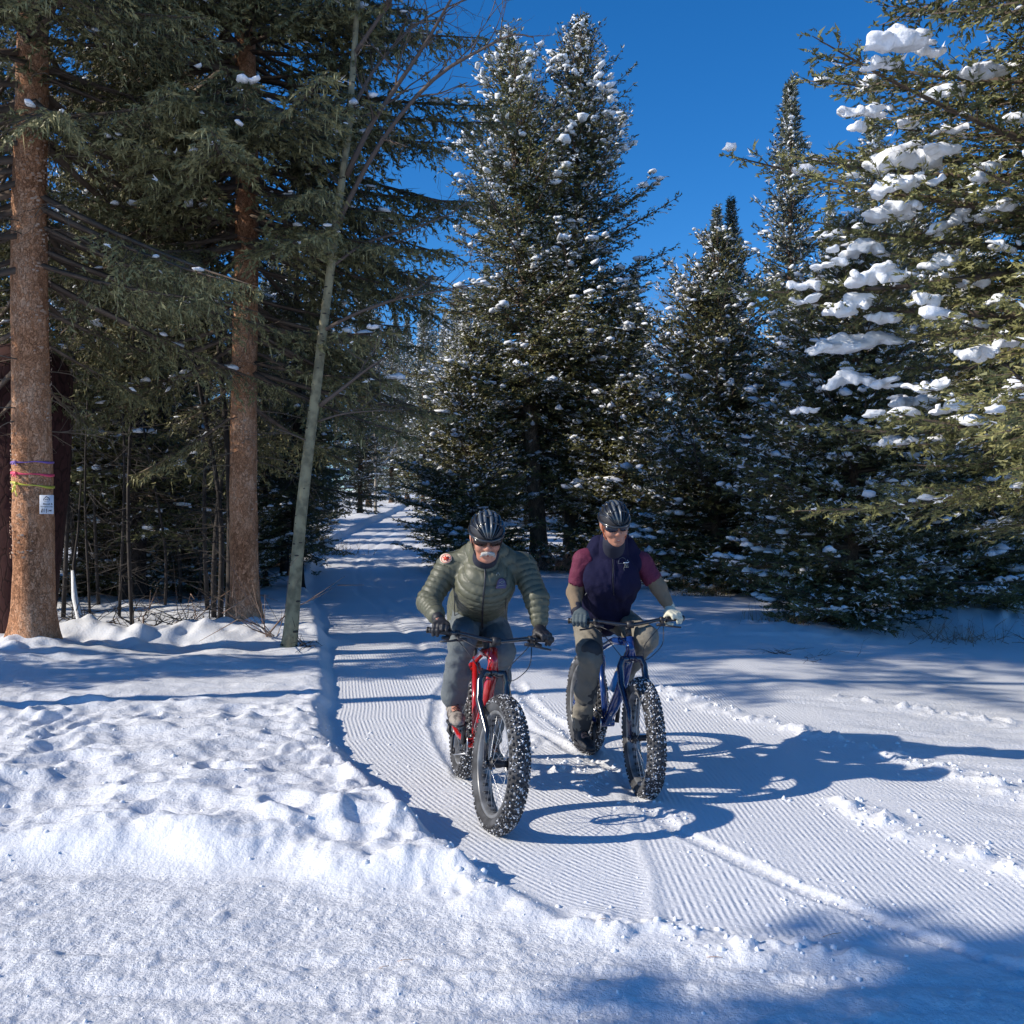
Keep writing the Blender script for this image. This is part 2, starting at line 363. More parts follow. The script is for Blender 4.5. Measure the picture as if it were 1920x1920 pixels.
def ground_parts(x, y, full=False):
    sd0 = scarp_dist(x, y); sd_ = sd0+.03*vnoise(x, y, .5, 3)
    yf = np.interp(x, [-30, -5, -2.4, -1.2, -.6, -.13, .3, .9, 2], [5.6, 5.05, 4.85, 4.62, 4.40, 4.15, 3.95, 3.78, 3.7])
    yf = yf+.07*vnoise(x, y*0, .35, 5)
    near = 1-smoothstep(11, 14, y)
    bank = smoothstep(.04, -.14, sd_)
    front = smoothstep(-.05, .42, y-yf)**.8
    B = bank*front
    z = macro_z(x, y)
    hb = np.interp(y, [3.8, 4.3, 5.2, 6.5, 9.5, 12, 16, 40], [.03, .075, .115, .115, .10, .09, .14, .22])
    hb = hb*(1+.3*vnoise(x, y, .9, 8))
    z = z+B*hb
    # rough surface of the bank: hummocks, clods, footprints
    rough = B*(.35+.65*smoothstep(8.6, 6.8, y+.25*x))*near
    rim = np.exp(-((sd_+.22)/.16)**2)*front*near*smoothstep(11, 8, y)
    n1 = fbm(x, y*1.25, .42, 4, 11); n2 = 1-np.abs(fbm(x, y*1.2, .26, 3, 17)); n3 = 1-np.abs(fbm(x, y, .11, 2, 23))
    z = z+rough*(.042*n1+.026*(n2-.5)+.004*(n3-.5))+rim*(.010*(n3-.3)+.03*(n2-.4))
    fz = B*smoothstep(.75, .3, y-yf)*smoothstep(-.1, .2, y-yf)*near
    z = z+fz*(.006*(n3-.4)+.022*n1)
    # woodland floor on the left
    fl = smoothstep(-.3, -1.2, sd_)*smoothstep(9.5, 11.5, y)
    z = z+fl*(.07*fbm(x, y, 1.5, 3, 31)+.03*fbm(x, y, .45, 3, 35))
    berm = np.exp(-((y-(12.5+.25*(x+4)))/.55)**2)*smoothstep(-1.9, -2.7, x)*smoothstep(-9, -6, x)
    z = z+berm*(.12+.10*np.abs(fbm(x, y*.7, .5, 3, 37)))
    # footprints
    rs = np.random.RandomState(5)
    for k in range(75):
        cx = rs.uniform(-4.6, -.5); cy = rs.uniform(4.9, 8.6); r = rs.uniform(.06, .15); dpt = rs.uniform(.02, .05); el = rs.uniform(.6, 1.5)
        if cx > -.5-.45*(cy-4.8): continue
        m = (np.abs(x-cx) < 3*r) & (np.abs(y-cy) < 3*r)
        if m.any():
            q = ((x[m]-cx)/(r*el))**2+((y[m]-cy)/(r/el))**2
            z[m] += B[m]*dpt*(-np.exp(-q)+.55*np.exp(-(np.sqrt(q)-1.5)**2*4))
    # ----- front track (walked, grainy)
    ft = smoothstep(.15, -.12, y-yf)*smoothstep(3.0, 1.6, x-(4.1-y)*.6)
    ft = np.maximum(ft, smoothstep(3.55, 3.2, y+.03*x))
    z = z+ft*near*(.010*fbm(x*.8, y, .22, 3, 51)+.005*fbm(x, y*1.1, .05, 2, 53)+.014*np.maximum(0, fbm(x, y*1.1, .08, 2, 55)-.30)+.014*fbm(x*.45, y, .45, 2, 56))
    for (sx, w_) in ((4.55, .05), (3.75, .035), (3.45, .05)):
        z = z-.012*np.exp(-((y-sx+.1*x+.05*vnoise(x, y*0, .8, 57))/w_)**2)*ft
    cl = np.zeros_like(x)
    # ----- trail: combed snow
    tr = smoothstep(.02, .12, sd_)*(1-ft)*smoothstep(.25, .0, front*bank)
    f = np.interp(y, SCARP[::-1, 1], SCARP[::-1, 0])
    seam = .62+.03*vnoise(x*0, y, .6, 61)
    left = x < seam
    cu = np.where(left, sd0, x+.012*vnoise(x*0, y, 1.2, 63))
    cm = tr*np.clip(.55+1.1*fbm(x*1.6, y*.35, .55, 3, 65), 0, 1)
    cm = np.maximum(cm, tr*smoothstep(.95, .75, sd_)*smoothstep(10.5, 9.5, y)*.95)
    band = smoothstep(1.3, 1.45, x)*smoothstep(2.15, 1.95, x)*smoothstep(6.9, 6.4, y)*smoothstep(3.7, 4.1, y)
    cm = np.maximum(cm, tr*band)
    cm = np.maximum(cm, tr*smoothstep(1.15, 1.3, x)*smoothstep(2.1, 1.9, x)*smoothstep(7.5, 7.9, y)*smoothstep(10.4, 9.8, y)*.8)
    cm = cm*(1-smoothstep(2.3, 3.2, x+.3*vnoise(x, y, .5, 67))*.85)
    cm = cm*(1-np.exp(-((x-seam)/.05)**2)*smoothstep(10, 8, y))
    # seam ridge
    z = z+tr*.007*np.exp(-((x-seam)/.035)**2)*smoothstep(3.7, 4.2, y)*smoothstep(6.2, 5.4, y)
    rut_list = [([(-.62, 10.2), (-.66, 9.2), (-.60, 8.0), (-.42, 7.0), (-.31, 6.55)], .055, .016),
                ([(.05, 10.0), (.18, 8.9), (.42, 7.9), (.52, 7.2)], .055, .015), ([(-.02, 9.0), (.12, 8.0), (.38, 7.3), (.55, 6.9)], .05, .013),
                ([(.72, 6.0), (.86, 5.4), (1.25, 4.6), (1.62, 4.05), (1.9, 3.7)], .055, .013),
                ([(.75, 6.15), (.6, 6.9), (.5, 7.4)], .05, .02)]
    for pts, wd, dp in rut_list:
        pts = np.array(pts); m = (y > pts[:, 1].min()-.4) & (y < pts[:, 1].max()+.4)
        if not m.any(): continue
        xs = x[m]; ys = y[m]; o = np.argsort(pts[:, 1]); cx = np.interp(ys, pts[o, 1], pts[o, 0])
        ends = smoothstep(pts[:, 1].min()-.15, pts[:, 1].min()+.05, ys)*smoothstep(pts[:, 1].max()+.3, pts[:, 1].max()-.1, ys)
        q = (xs-cx)+.012*vnoise(xs, ys, .12, 69)
        knob = .45*np.sin(ys*2*np.pi/.055+np.sign(q)*1.3)
        z[m] += ends*dp*(-np.exp(-(q/wd)**4)*(1+knob)+.60*np.exp(-((q-wd*1.5)/(.022))**2)*(.6+.9*vnoise(xs, ys, .035, 70))+.35*np.exp(-((q+wd*1.5)/(.025))**2))
        cm[m] *= 1-ends*np.exp(-(q/(wd*1.9))**4)*.95
    # churned strips with clods
    def strip(pts, wd, amp):
        nonlocal z, cm
        pts = np.array(pts, float); best = np.full(x.shape, 9.)
        for a, b in zip(pts[:-1], pts[1:]):
            d = b-a; t = np.clip(((x-a[0])*d[0]+(y-a[1])*d[1])/(d@d), 0, 1)
            best = np.minimum(best, np.hypot(x-a[0]-t*d[0], y-a[1]-t*d[1]))
        k = np.exp(-(best/wd)**2)
        z = z+k*amp*(.5+1.4*np.maximum(0, fbm(x, y, .10, 3, 71)+.1)); cm = cm*(1-.9*k)
    strip([(1.45, 9.7), (1.75, 8.7), (2.5, 7.3), (2.9, 6.5), (3.3, 5.2)], .13, .028)
    strip([(1.9, 5.9), (2.1, 5.3), (2.35, 4.8), (2.75, 4.2), (3.1, 3.8)], .10, .030)
    strip([(3.0, 9.3), (4.2, 8.3), (5.0, 7.8)], .18, .03)
    strip([(.2, 7.6), (.0, 7.0), (.35, 6.4)], .16, .022)
    strip([(.35, 4.15), (.8, 3.95), (1.3, 3.9)], .12, .03)
    strip([(.3, 6.5), (.75, 6.55), (1.0, 6.6)], .12, .016)
    ro = tr*smoothstep(1.9, 3.0, x+.4*vnoise(x, y, .7, 75))*smoothstep(11, 9, y)
    z = z+ro*(.010*fbm(x*.5+y*.25, y*1.3, .16, 3, 77))
    z = z+tr*.004*fbm(x*.6, y*.3, .3, 3, 79)+tr*smoothstep(9, 14, y)*(.02*fbm(x*.35, y, .8, 3, 81))
    # long ski/bike tracks on the far trail
    for off in (1.1, 1.55, 2.3, 2.9, 3.8):
        z = z-.03*np.exp(-((sd_-off-.1*vnoise(x*0, y, 3, 83+int(off*3)))/.07)**2)*smoothstep(10.5, 13, y)*smoothstep(70, 40, y)
    for (mx, my, mr, mh) in MOUNDS:
        m = (np.abs(x-mx) < 3*mr) & (np.abs(y-my) < 3*mr)
        if m.any():
            q = np.hypot(x[m]-mx, y[m]-my)/mr
            z[m] += mh*np.exp(-q**2)*(1+.3*vnoise(x[m], y[m], .15, 91))
    grain = np.clip(ft+rough*.3+ro*.5+.15, 0, 1)*near
    e = .01; gx = np.ones_like(x); gy = np.zeros_like(x)
    if full:
        nr_ = left & (y < 17) & (y > 3)
        gx[nr_] = (scarp_dist(x[nr_]+e, y[nr_])-sd0[nr_])/e; gy[nr_] = (scarp_dist(x[nr_], y[nr_]+e)-sd0[nr_])/e
        g_ = np.hypot(gx, gy)+1e-6; gx, gy = gx/g_, gy/g_
        return z, cm*smoothstep(16, 10, y), cu, grain, gx, gy
    return z, cm*smoothstep(16, 10, y), cu, grain
def gz(x, y):
    return float(ground_parts(np.array([float(x)]), np.array([float(y)]))[0][0])
MOUNDS += [(-5.36, 11.15, .75, .20), (-3.44, 13.1, .5, .15), (-2.6, 11.9, .25, .05), (-5.0, 12.3, .35, .16), (-4.3, 12.0, .45, .15), (-3.9, 12.6, .3, .14),
           (1.3, 28, 1.2, .25), (5.2, 16.2, 1.3, .15), (7.8, 18.2, 1.5, .2), (-6.3, 12.9, .4, .2), (3.1, 14.8, .9, .13), (4.2, 14.4, .8, .08)]
def build_ground():
    ys = [-120, -60, -30, -15, -8, -4, -2, -1, 0, .7, 1.2, 1.7, 2.1]
    y = 2.3
    while y < 14: ys.append(y); y *= 1.0040
    while y < 80: ys.append(y); y *= 1.016
    while y < 1400: ys.append(y); y *= 1.15
    ys = np.array(ys)
    s = np.linspace(-1, 1, 640)
    ext = np.array([1.06, 1.14, 1.25, 1.4, 1.6, 1.9, 2.4, 3.2, 5, 9, 20, 50])
    s = np.concatenate([-ext[::-1], s, ext])
    Y, S = np.meshgrid(ys, s, indexing='ij')
    X = S*(1.2+.56*np.clip(Y, 1, 1e9))
    z, cm, cu, gr, gx, gy = ground_parts(X.ravel(), Y.ravel(), True)
    far = smoothstep(3, 1.5, Y.ravel())
    z = z*(1-far)
    V = np.stack([X.ravel(), Y.ravel(), z], 1)
    ny, nx = Y.shape
    i = np.arange(ny-1)[:, None]*nx+np.arange(nx-1)[None]
    F = np.stack([i, i+1, i+nx+1, i+nx], -1).reshape(-1, 4)
    m = bpy.data.materials.new('snow_ground'); m.use_nodes = True; t = m.node_tree; b = t.nodes['Principled BSDF']
    b.inputs['Roughness'].default_value = .55; b.inputs['Specular IOR Level'].default_value = .3
    N = t.nodes.new; L = t.links.new
    geo = N('ShaderNodeNewGeometry')
    n1 = N('ShaderNodeTexNoise'); n1.inputs['Scale'].default_value = 1.1; n1.inputs['Detail'].default_value = 5
    cr = N('ShaderNodeMix'); cr.data_type = 'RGBA'; cr.inputs[6].default_value = (.74, .76, .80, 1); cr.inputs[7].default_value = (.85, .86, .88, 1)
    L(geo.outputs['Position'], n1.inputs['Vector']); L(n1.outputs[0], cr.inputs[0]); L(cr.outputs[2], b.inputs['Base Color'])
    a1 = N('ShaderNodeAttribute'); a1.attribute_name = 'comb'; a2 = N('ShaderNodeAttribute'); a2.attribute_name = 'comb_u'; a3 = N('ShaderNodeAttribute'); a3.attribute_name = 'grain'
    mu = N('ShaderNodeMath'); mu.operation = 'MULTIPLY'; mu.inputs[1].default_value = 2*math.pi/.031; L(a2.outputs['Fac'], mu.inputs[0])
    si = N('ShaderNodeMath'); si.operation = 'SINE'; L(mu.outputs[0], si.inputs[0])
    nb = N('ShaderNodeTexNoise'); nb.inputs['Scale'].default_value = 9; nb.inputs['Detail'].default_value = 4; L(geo.outputs['Position'], nb.inputs['Vector'])
    br = N('ShaderNodeMapRange'); br.inputs[1].default_value = .36; br.inputs[2].default_value = .62; br.inputs[3].default_value = .25; L(nb.outputs[0], br.inputs[0])
    m1 = N('ShaderNodeMath'); m1.operation = 'MULTIPLY'; L(si.outputs[0], m1.inputs[0]); L(a1.outputs['Fac'], m1.inputs[1])
    m1b = N('ShaderNodeMath'); m1b.operation = 'MULTIPLY'; L(m1.outputs[0], m1b.inputs[0]); L(br.outputs[0], m1b.inputs[1])
    m2 = N('ShaderNodeMath'); m2.operation = 'MULTIPLY'; m2.inputs[1].default_value = .0021; L(m1b.outputs[0], m2.inputs[0])
    nf = N('ShaderNodeTexNoise'); nf.inputs['Scale'].default_value = 38; nf.inputs['Detail'].default_value = 6; nf.inputs['Roughness'].default_value = .62; L(geo.outputs['Position'], nf.inputs['Vector'])
    gr1 = N('ShaderNodeMath'); gr1.operation = 'MULTIPLY_ADD'; gr1.inputs[1].default_value = .012; gr1.inputs[2].default_value = .006; L(a3.outputs['Fac'], gr1.inputs[0])
    m3 = N('ShaderNodeMath'); m3.operation = 'MULTIPLY'; L(nf.outputs[0], m3.inputs[0]); L(gr1.outputs[0], m3.inputs[1])
    # comb grooves: exact slope of a sine ridge along the comb direction
    co = N('ShaderNodeMath'); co.operation = 'COSINE'; L(mu.outputs[0], co.inputs[0])
    s1 = N('ShaderNodeMath'); s1.operation = 'MULTIPLY'; L(co.outputs[0], s1.inputs[0]); L(a1.outputs['Fac'], s1.inputs[1])
    s2 = N('ShaderNodeMath'); s2.operation = 'MULTIPLY'; L(s1.outputs[0], s2.inputs[0]); L(br.outputs[0], s2.inputs[1])
    s3 = N('ShaderNodeMath'); s3.operation = 'MULTIPLY'; s3.inputs[1].default_value = -.36; L(s2.outputs[0], s3.inputs[0])
    agx = N('ShaderNodeAttribute'); agx.attribute_name = 'comb_gx'; agy = N('ShaderNodeAttribute'); agy.attribute_name = 'comb_gy'
    cx = N('ShaderNodeCombineXYZ'); L(agx.outputs['Fac'], cx.inputs[0]); L(agy.outputs['Fac'], cx.inputs[1])
    vs = N('ShaderNodeVectorMath'); vs.operation = 'SCALE'; L(cx.outputs[0], vs.inputs[0]); L(s3.outputs[0], vs.inputs['Scale'])
    va = N('ShaderNodeVectorMath'); va.operation = 'ADD'; L(vs.outputs[0], va.inputs[0]); L(geo.outputs['Normal'], va.inputs[1])
    vn = N('ShaderNodeVectorMath'); vn.operation = 'NORMALIZE'; L(va.outputs[0], vn.inputs[0])
    bp = N('ShaderNodeBump'); bp.inputs['Distance'].default_value = 1.0; bp.inputs['Strength'].default_value = 1.0
    L(m3.outputs[0], bp.inputs['Height']); L(vn.outputs[0], bp.inputs['Normal']); L(bp.outputs[0], b.inputs['Normal'])
    o = mesh_np('snow_ground', V, F, m, attrs={'comb': cm, 'comb_u': cu, 'grain': gr, 'comb_gx': gx, 'comb_gy': gy})
    tag(o, 'sunlit and tree shaded snow cover with combed trail and trampled bank', kind='structure')
    return o
build_ground()
# ---------------------------------------------------------------- trees
def blobs(C, A, rad, sub, rng, jit=.18):
    """C centres, A axis dirs (xy), rad (N,3) radii -> deformed snow lumps"""
    V0, F0 = ico(sub); N = len(C)
    A = norm(np.stack([A[:, 0], A[:, 1], A[:, 2]], 1)); B = norm(np.cross([0, 0, 1.], A)); Cc = np.cross(A, B)
    s = 1+jit*(rng.rand(N, len(V0))-.5)*2
    v = V0[None]*rad[:, None]*s[..., None]
    v[..., 2] = np.where(v[..., 2] < 0, v[..., 2]*.45, v[..., 2])
    W = v[..., 0:1]*A[:, None]+v[..., 1:2]*B[:, None]+v[..., 2:3]*Cc[:, None]+C[:, None]
    F = F0[None]+(np.arange(N)*len(V0))[:, None, None]
    return W.reshape(-1, 3), F.reshape(-1, 3)
def conifer(seed, H, zb, R, prof, spacing=.3, per=5, tw=.14, sp=.07, tri=(.055, .022), nt=4, elev=(-12, 40), droop=0, snow=.25, speck=.12,
            gap=.12, zmax=None, azr=None, hang=0, lichen=0, bare=0, lmin=.25, clump=(.10, .20), blob_sub=1, cut=None, vary=.72):
    """returns dict of arrays: needles, wood, snow, lichen"""
    rng = np.random.RandomState(seed)
    zs = []; z = zb
    while z < H-.15:
        for k in range(per): zs.append(z+rng.uniform(-.5, .5)*spacing)
        z += spacing*(1-.45*(z/H))
    zs = np.array(zs); n = len(zs)
    az = rng.uniform(0, 2*np.pi, n)
    if azr is not None: az = rng.uniform(azr[0], azr[1], n)
    f = np.clip((zs-zb)/(H-zb), 0, 1)
    lobes = 1+.16*np.sin(az*3+zs*1.1+seed)+.12*np.sin(az*5-zs*1.9)
    L = R*np.interp(f, prof[0], prof[1])*rng.uniform(vary, 1.08, n)*lobes
    L = np.maximum(L, lmin*.3)
    keep = (rng.rand(n) > gap)
    if zmax: keep &= (zs < zmax) | (rng.rand(n) < .25)
    if cut is not None: keep &= cut(zs, az)
    zs, az, f, L = zs[keep], az[keep], f[keep], L[keep]; n = len(zs)
    e0 = np.tan(np.radians(elev[0]+(elev[1]-elev[0])*f**1.6+rng.uniform(-8, 8, n)))
    cu = .16-droop
    D = np.stack([np.cos(az), np.sin(az), 0*az], 1); S = np.stack([-np.sin(az), np.cos(az), 0*az], 1)
    bend = rng.uniform(-.12, .12, n)
    def axis(b, t):
        r = L[b]*t
        return D[b]*r[:, None]+S[b]*(bend[b]*r*t)[:, None]+np.stack([0*t, 0*t, zs[b]+L[b]*(e0[b]*t+cu*t*t)], 1)
    def adir(b, t):
        return norm(D[b]+S[b]*(2*bend[b]*t)[:, None]+np.stack([0*t, 0*t, e0[b]+2*cu*t], 1))
    # wood axis
    ts = np.linspace(0, 1, 6); WV = []; WF = []; off = 0
    b = np.repeat(np.arange(n), 5); k = np.tile(np.arange(5), n)
    V, F = tubes(axis(b, ts[k]), axis(b, ts[k+1]), .004+.014*L[b]*(1-ts[k])+.004, .004+.014*L[b]*(1-ts[k+1]), 3)
    WV.append(V); WF.append(F)
    # twigs
    ntw = np.maximum(3, (L/tw).astype(int))*2
    tb = np.repeat(np.arange(n), ntw)
    idx = np.concatenate([np.arange(q) for q in ntw])
    tt = ((idx//2)+rng.rand(len(idx)))/(ntw[tb]/2.)
    t0 = bare+ (1-bare)*.12
    tt = t0+(1-t0)*tt; side = np.where(idx % 2, 1., -1.)
    tt = np.clip(tt, 0, 1)
    P0 = axis(tb, tt); AD = adir(tb, tt)
    lt = (np.minimum(.42*L[tb]*(1-tt)+.09, .75)+.03)*rng.uniform(.6, 1.15, len(tb))
    lt = np.minimum(lt, .5*L[tb]+.06)
    ang = np.radians(rng.uniform(38, 68, len(tb)))
    TD = norm(AD*np.cos(ang)[:, None]+S[tb]*(np.sin(ang)*side)[:, None]+np.array([0, 0, 1.])*(rng.uniform(-.30, .28, len(tb))-hang*rng.rand(len(tb)))[:, None])
    # thin twig triangles
    wk = lt > .20; V, F = tubes(P0[wk], (P0+TD*lt[:, None])[wk], (.0035+.004*lt)[wk], .001, 3); WV.append(V); WF.append(F)
    # needle sprigs
    ns = np.maximum(2, (lt/sp).astype(int)+1)
    sb = np.repeat(np.arange(len(tb)), ns); si = np.concatenate([np.arange(q) for q in ns])
    u = (si+rng.rand(len(si)))/ns[sb]
    Q = P0[sb]+TD[sb]*(lt[sb]*u)[:, None]
    Q[:, 2] += -hang*.35*(lt[sb]*u)**1.0*u
    sgn = np.where(rng.rand(len(sb)) < .5, -1., 1.)
    LT = norm(np.cross(TD, np.array([0, 0, 1.])))
    a2 = np.radians(rng.uniform(15, 60, len(sb)))
    SD = norm(TD[sb]*np.cos(a2)[:, None]+LT[sb]*(np.sin(a2)*sgn)[:, None]+np.stack([0*a2, 0*a2, rng.uniform(-.30, .40, len(a2))-hang*.5], 1))
    sl = rng.uniform(.05, .10, len(sb))
    clus = vnoise(Q[:, 0]+Q[:, 2]*.7, Q[:, 1]-Q[:, 2]*.4, .45, 7)
    tint_b = rng.rand(n); tint_s = np.clip(.45*tint_b[tb[sb]]+.25*rng.rand(len(sb))+.25*(clus*.5+.5)+.25*(u-.5)+.05, 0, 1)
    # triangles
    m = len(sb); K = nt
    kk = np.tile(np.arange(K), m); rb = np.repeat(np.arange(m), K)
    base = Q[rb]+SD[rb]*(sl[rb]*(kk+.2)/K)[:, None]
    rad = norm(rng.normal(size=(m*K, 3)))
    rad = norm(rad-SD[rb]*np.sum(rad*SD[rb], 1)[:, None])
    tip = base+(SD[rb]*.85+rad*.62)*(tri[0]*rng.uniform(.6, 1.25, m*K))[:, None]
    sidev = norm(np.cross(SD[rb], rad)+.5*rad*0)
    wv = sidev*(tri[1]*.5*rng.uniform(.7, 1.3, m*K))[:, None]
    b1 = base-wv-SD[rb]*tri[1]*.2; b2 = base+wv-SD[rb]*tri[1]*.2
    NV = np.stack([b1, b2, tip], 1).reshape(-1, 3); NF = np.arange(len(NV)).reshape(-1, 3)
    # dusting of snow on some sprigs (patchy)
    cl2 = vnoise(Q[:, 0]*1.0+Q[:, 2], Q[:, 1]+Q[:, 2]*.8, .33, 9)
    dz = SD[:, 2]+.4*cl2
    sn = ((rng.rand(m) < speck*(1+1.6*np.clip(cl2, -.6, 1))) & (dz > -.15)).astype(float)
    snv = np.repeat(np.repeat(sn, K)*(rng.rand(m*K) < .75), 3); tv = np.repeat(np.repeat(tint_s, K), 3)
    out = dict(NV=NV, NF=NF, tint=tv, snowa=snv)
    # snow clumps
    if snow > 0:
        cb = np.where(rng.rand(n) < snow)[0]; CC = []; CA = []; CR = []
        for bi in cb:
            tc = rng.uniform(.45, 1.0); m_ = rng.randint(2, 6)
            for q in range(m_):
                tq = np.array([np.clip(tc+rng.normal()*.12, .2, 1.0)]); a = axis(np.array([bi]), tq)[0]; d = adir(np.array([bi]), tq)[0]
                off_ = S[bi]*rng.normal()*.16*min(1, L[bi])
                r0 = rng.uniform(*clump)*min(1, .35+L[bi]*.4)
                CC.append(a+off_+np.array([0, 0, .025+r0*.1])); CA.append(d*[1, 1, .25]+S[bi]*rng.normal()*.7); CR.append([r0*rng.uniform(.9, 1.6), r0*rng.uniform(.55, .9), r0*rng.uniform(.42, .8)])
        # small caps on twig tips
        nc = int(len(tb)*speck*.45); sel = rng.choice(len(tb), nc, replace=False)
        Pt = P0[sel]+TD[sel]*lt[sel][:, None]*rng.uniform(.3, 1, nc)[:, None]+np.array([0, 0, .02])
        r1 = rng.uniform(.02, .05, nc)
        CC = np.vstack([np.array(CC).reshape(-1, 3), Pt]); CA = np.vstack([np.array(CA).reshape(-1, 3), TD[sel]])
        CR = np.vstack([np.array(CR).reshape(-1, 3), np.stack([r1*1.5, r1, r1*.6], 1)])
        big = len(CC)-nc
        V1, F1 = blobs(CC[:big], CA[:big], CR[:big], blob_sub, rng, .34) if big else (np.zeros((0, 3)), np.zeros((0, 3), int))
        V0, F0 = ico(1)
        octV = np.array([[1, 0, 0], [0, 1, 0], [-1, 0, 0], [0, -1, 0], [0, 0, 1], [.2, .1, -.5]], float)
        octF = np.array([[0, 1, 4], [1, 2, 4], [2, 3, 4], [3, 0, 4], [1, 0, 5], [2, 1, 5], [3, 2, 5], [0, 3, 5]])
        cc = CC[big:]; A = norm(CA[big:]); Bv = norm(np.cross([0, 0, 1.], A)); Cv = np.cross(A, Bv); rr = CR[big:]
        vv = octV[None]*rr[:, None]*rng.uniform(.7, 1.3, (len(cc), 6, 1))
        W = vv[..., 0:1]*A[:, None]+vv[..., 1:2]*Bv[:, None]+vv[..., 2:3]*Cv[:, None]+cc[:, None]
        Fo = octF[None]+(np.arange(len(cc))*6)[:, None, None]
        out['SV'] = np.vstack([V1, W.reshape(-1, 3)]); out['SF'] = np.vstack([F1, Fo.reshape(-1, 3)+len(V1)])
    out['WV'] = np.vstack(WV); o_ = 0; G = []
    for v, f_ in zip(WV, WF): G.append(f_+o_); o_ += len(v)
    out['WF'] = np.vstack(G)
    if lichen > 0:
        sel = np.where((rng.rand(len(tb)) < lichen) & (zs[tb] < zb+(H-zb)*.45))[0]
        q = np.repeat(sel, 10); uu = rng.rand(len(q))
        B0 = P0[q]+TD[q]*(lt[q]*uu)[:, None]; B0[:, 2] += -hang*.35*(lt[q]*uu)*uu
        ln = rng.uniform(.02, .12, len(q))*(.5+1.2*(rng.rand(len(q))<.12)); jx = rng.normal(size=(len(q), 3))*.012
        wd = norm(rng.normal(size=(len(q), 3))*[1, 1, .2])*rng.uniform(.003, .008, len(q))[:, None]
        t1 = B0+jx; t1[:, 2] -= ln*.5; t2 = B0+jx*2; t2[:, 2] -= ln
        LV = np.stack([B0-wd*.5, B0+wd*.5, t1+wd, t1-wd, t2], 1).reshape(-1, 3)
        o5 = np.arange(len(q))*5
        LF = np.concatenate([np.stack([o5, o5+1, o5+2], 1), np.stack([o5, o5+2, o5+3], 1), np.stack([o5+3, o5+2, o5+4], 1)])
        out['LV'] = LV; out['LF'] = LF; out['Lt'] = np.repeat(rng.rand(len(q)), 5)
    return out
def trunk_mesh(H, r0, r1, seed, lean=(0, 0), nseg=24, nr=30, flare=.5, bumpy=.03, z0=-.3, knob=None):
    rng = np.random.RandomState(seed)
    z = np.linspace(0, 1, nr)**1.25*(H-z0)+z0
    f = np.clip(z/H, 0, 1); a = np.arange(nseg)*2*np.pi/nseg
    r = r0*(1-f)**.8+r1*f
    r = r*(1+flare*np.exp(-np.maximum(z, 0)/.22))
    cx = lean[0]*f+.02*np.sin(z*.9+seed); cy = lean[1]*f+.02*np.cos(z*.7+seed)
    A, Z = np.meshgrid(a, z); Rr = np.repeat(r[:, None], nseg, 1)
    nz = vnoise(A*Rr.mean()*1.0+10+np.sin(A)*.3, Z, .22, 31)*.5+vnoise(np.cos(A)*r0*3+5, np.sin(A)*r0*3+Z*.6, .12, 32)*.6
    Rr = Rr*(1+bumpy*nz+flare*.35*np.exp(-np.maximum(Z, 0)/.25)*np.sin(A*4+seed))
    V = np.stack([Rr*np.cos(A)+cx[:, None], Rr*np.sin(A)+cy[:, None], Z], -1).reshape(-1, 3)
    i = np.arange(nseg); j = (i+1) % nseg
    F = np.concatenate([np.stack([k*nseg+i, k*nseg+j, (k+1)*nseg+j, (k+1)*nseg+i], 1) for k in range(nr-1)])
    return V, F
PROTO = {}
def make_tree(name, model, trunk, loc, label, cat='spruce tree', group=None, fol='spruce', bark='bark_far', snow_kind=True, lean=None, shear=(0, 0)):
    root = empty(name, loc); tag(root, label, cat, group)
    H = trunk[0]
    def sh(V):
        V = V.copy(); V[:, 0] += shear[0]*np.clip(V[:, 2]/H, 0, 1)**1.0; V[:, 1] += shear[1]*np.clip(V[:, 2]/H, 0, 1); return V
    V, F = trunk_mesh(*trunk[:4], lean=shear, **(trunk[4] if len(trunk) > 4 else {}))
    mesh_np('trunk', V, F, M[bark], root)
    mesh_np('branches', sh(model['WV']), model['WF'], M['branch_wood'], root)
    cr = mesh_np('crown', sh(model['NV']), model['NF'], M[fol], root, smooth=False, attrs={'tint': model['tint'], 'snow': model['snowa']})
    if 'SV' in model: mesh_np('snow_load', sh(model['SV']), model['SF'], M['snow_clump'], root)
    V, F = tubes([(shear[0], shear[1], H-.7)], [(shear[0], shear[1], H+.35)], .02, .004, 4); mesh_np('leader', V, F, M['branch_wood'], root)
    if 'LV' in model:
        mesh_np('lichen', sh(model['LV']), model['LF'], M['lichen'], root, smooth=False, attrs={'tint': model['Lt']})
    return root
def dup(root, loc, rotz=0, scale=1, label=None, group=None, sz=None):
    r = root.copy(); COL.objects.link(r); r.location = loc; r.rotation_euler = (0, 0, rotz); r.scale = (scale, scale, scale*(sz or 1))
    if label: r['label'] = label
    if group: r['group'] = group
    for ch in list(root.children):
        c = ch.copy(); COL.objects.link(c); c.parent = r
        for g in list(ch.children):
            d = g.copy(); COL.objects.link(d); d.parent = c
    return r
PROF_WIDE = ([0, .08, .25, .5, .75, .92, 1], [.75, .95, 1, .74, .42, .16, .05])
PROF_NARROW = ([0, .1, .3, .6, .85, .95, 1], [.8, 1, .92, .6, .24, .08, .015])
PROF_BUSH = ([0, .1, .35, .65, .9, 1], [.9, 1, .95, .6, .2, .05])
print('models...')
import time as _t; _T = _t.time()
PROF_W1 = ([0, .06, .2, .4, .6, .8, .93, 1], [.7, .95, 1, .86, .66, .42, .16, .015])
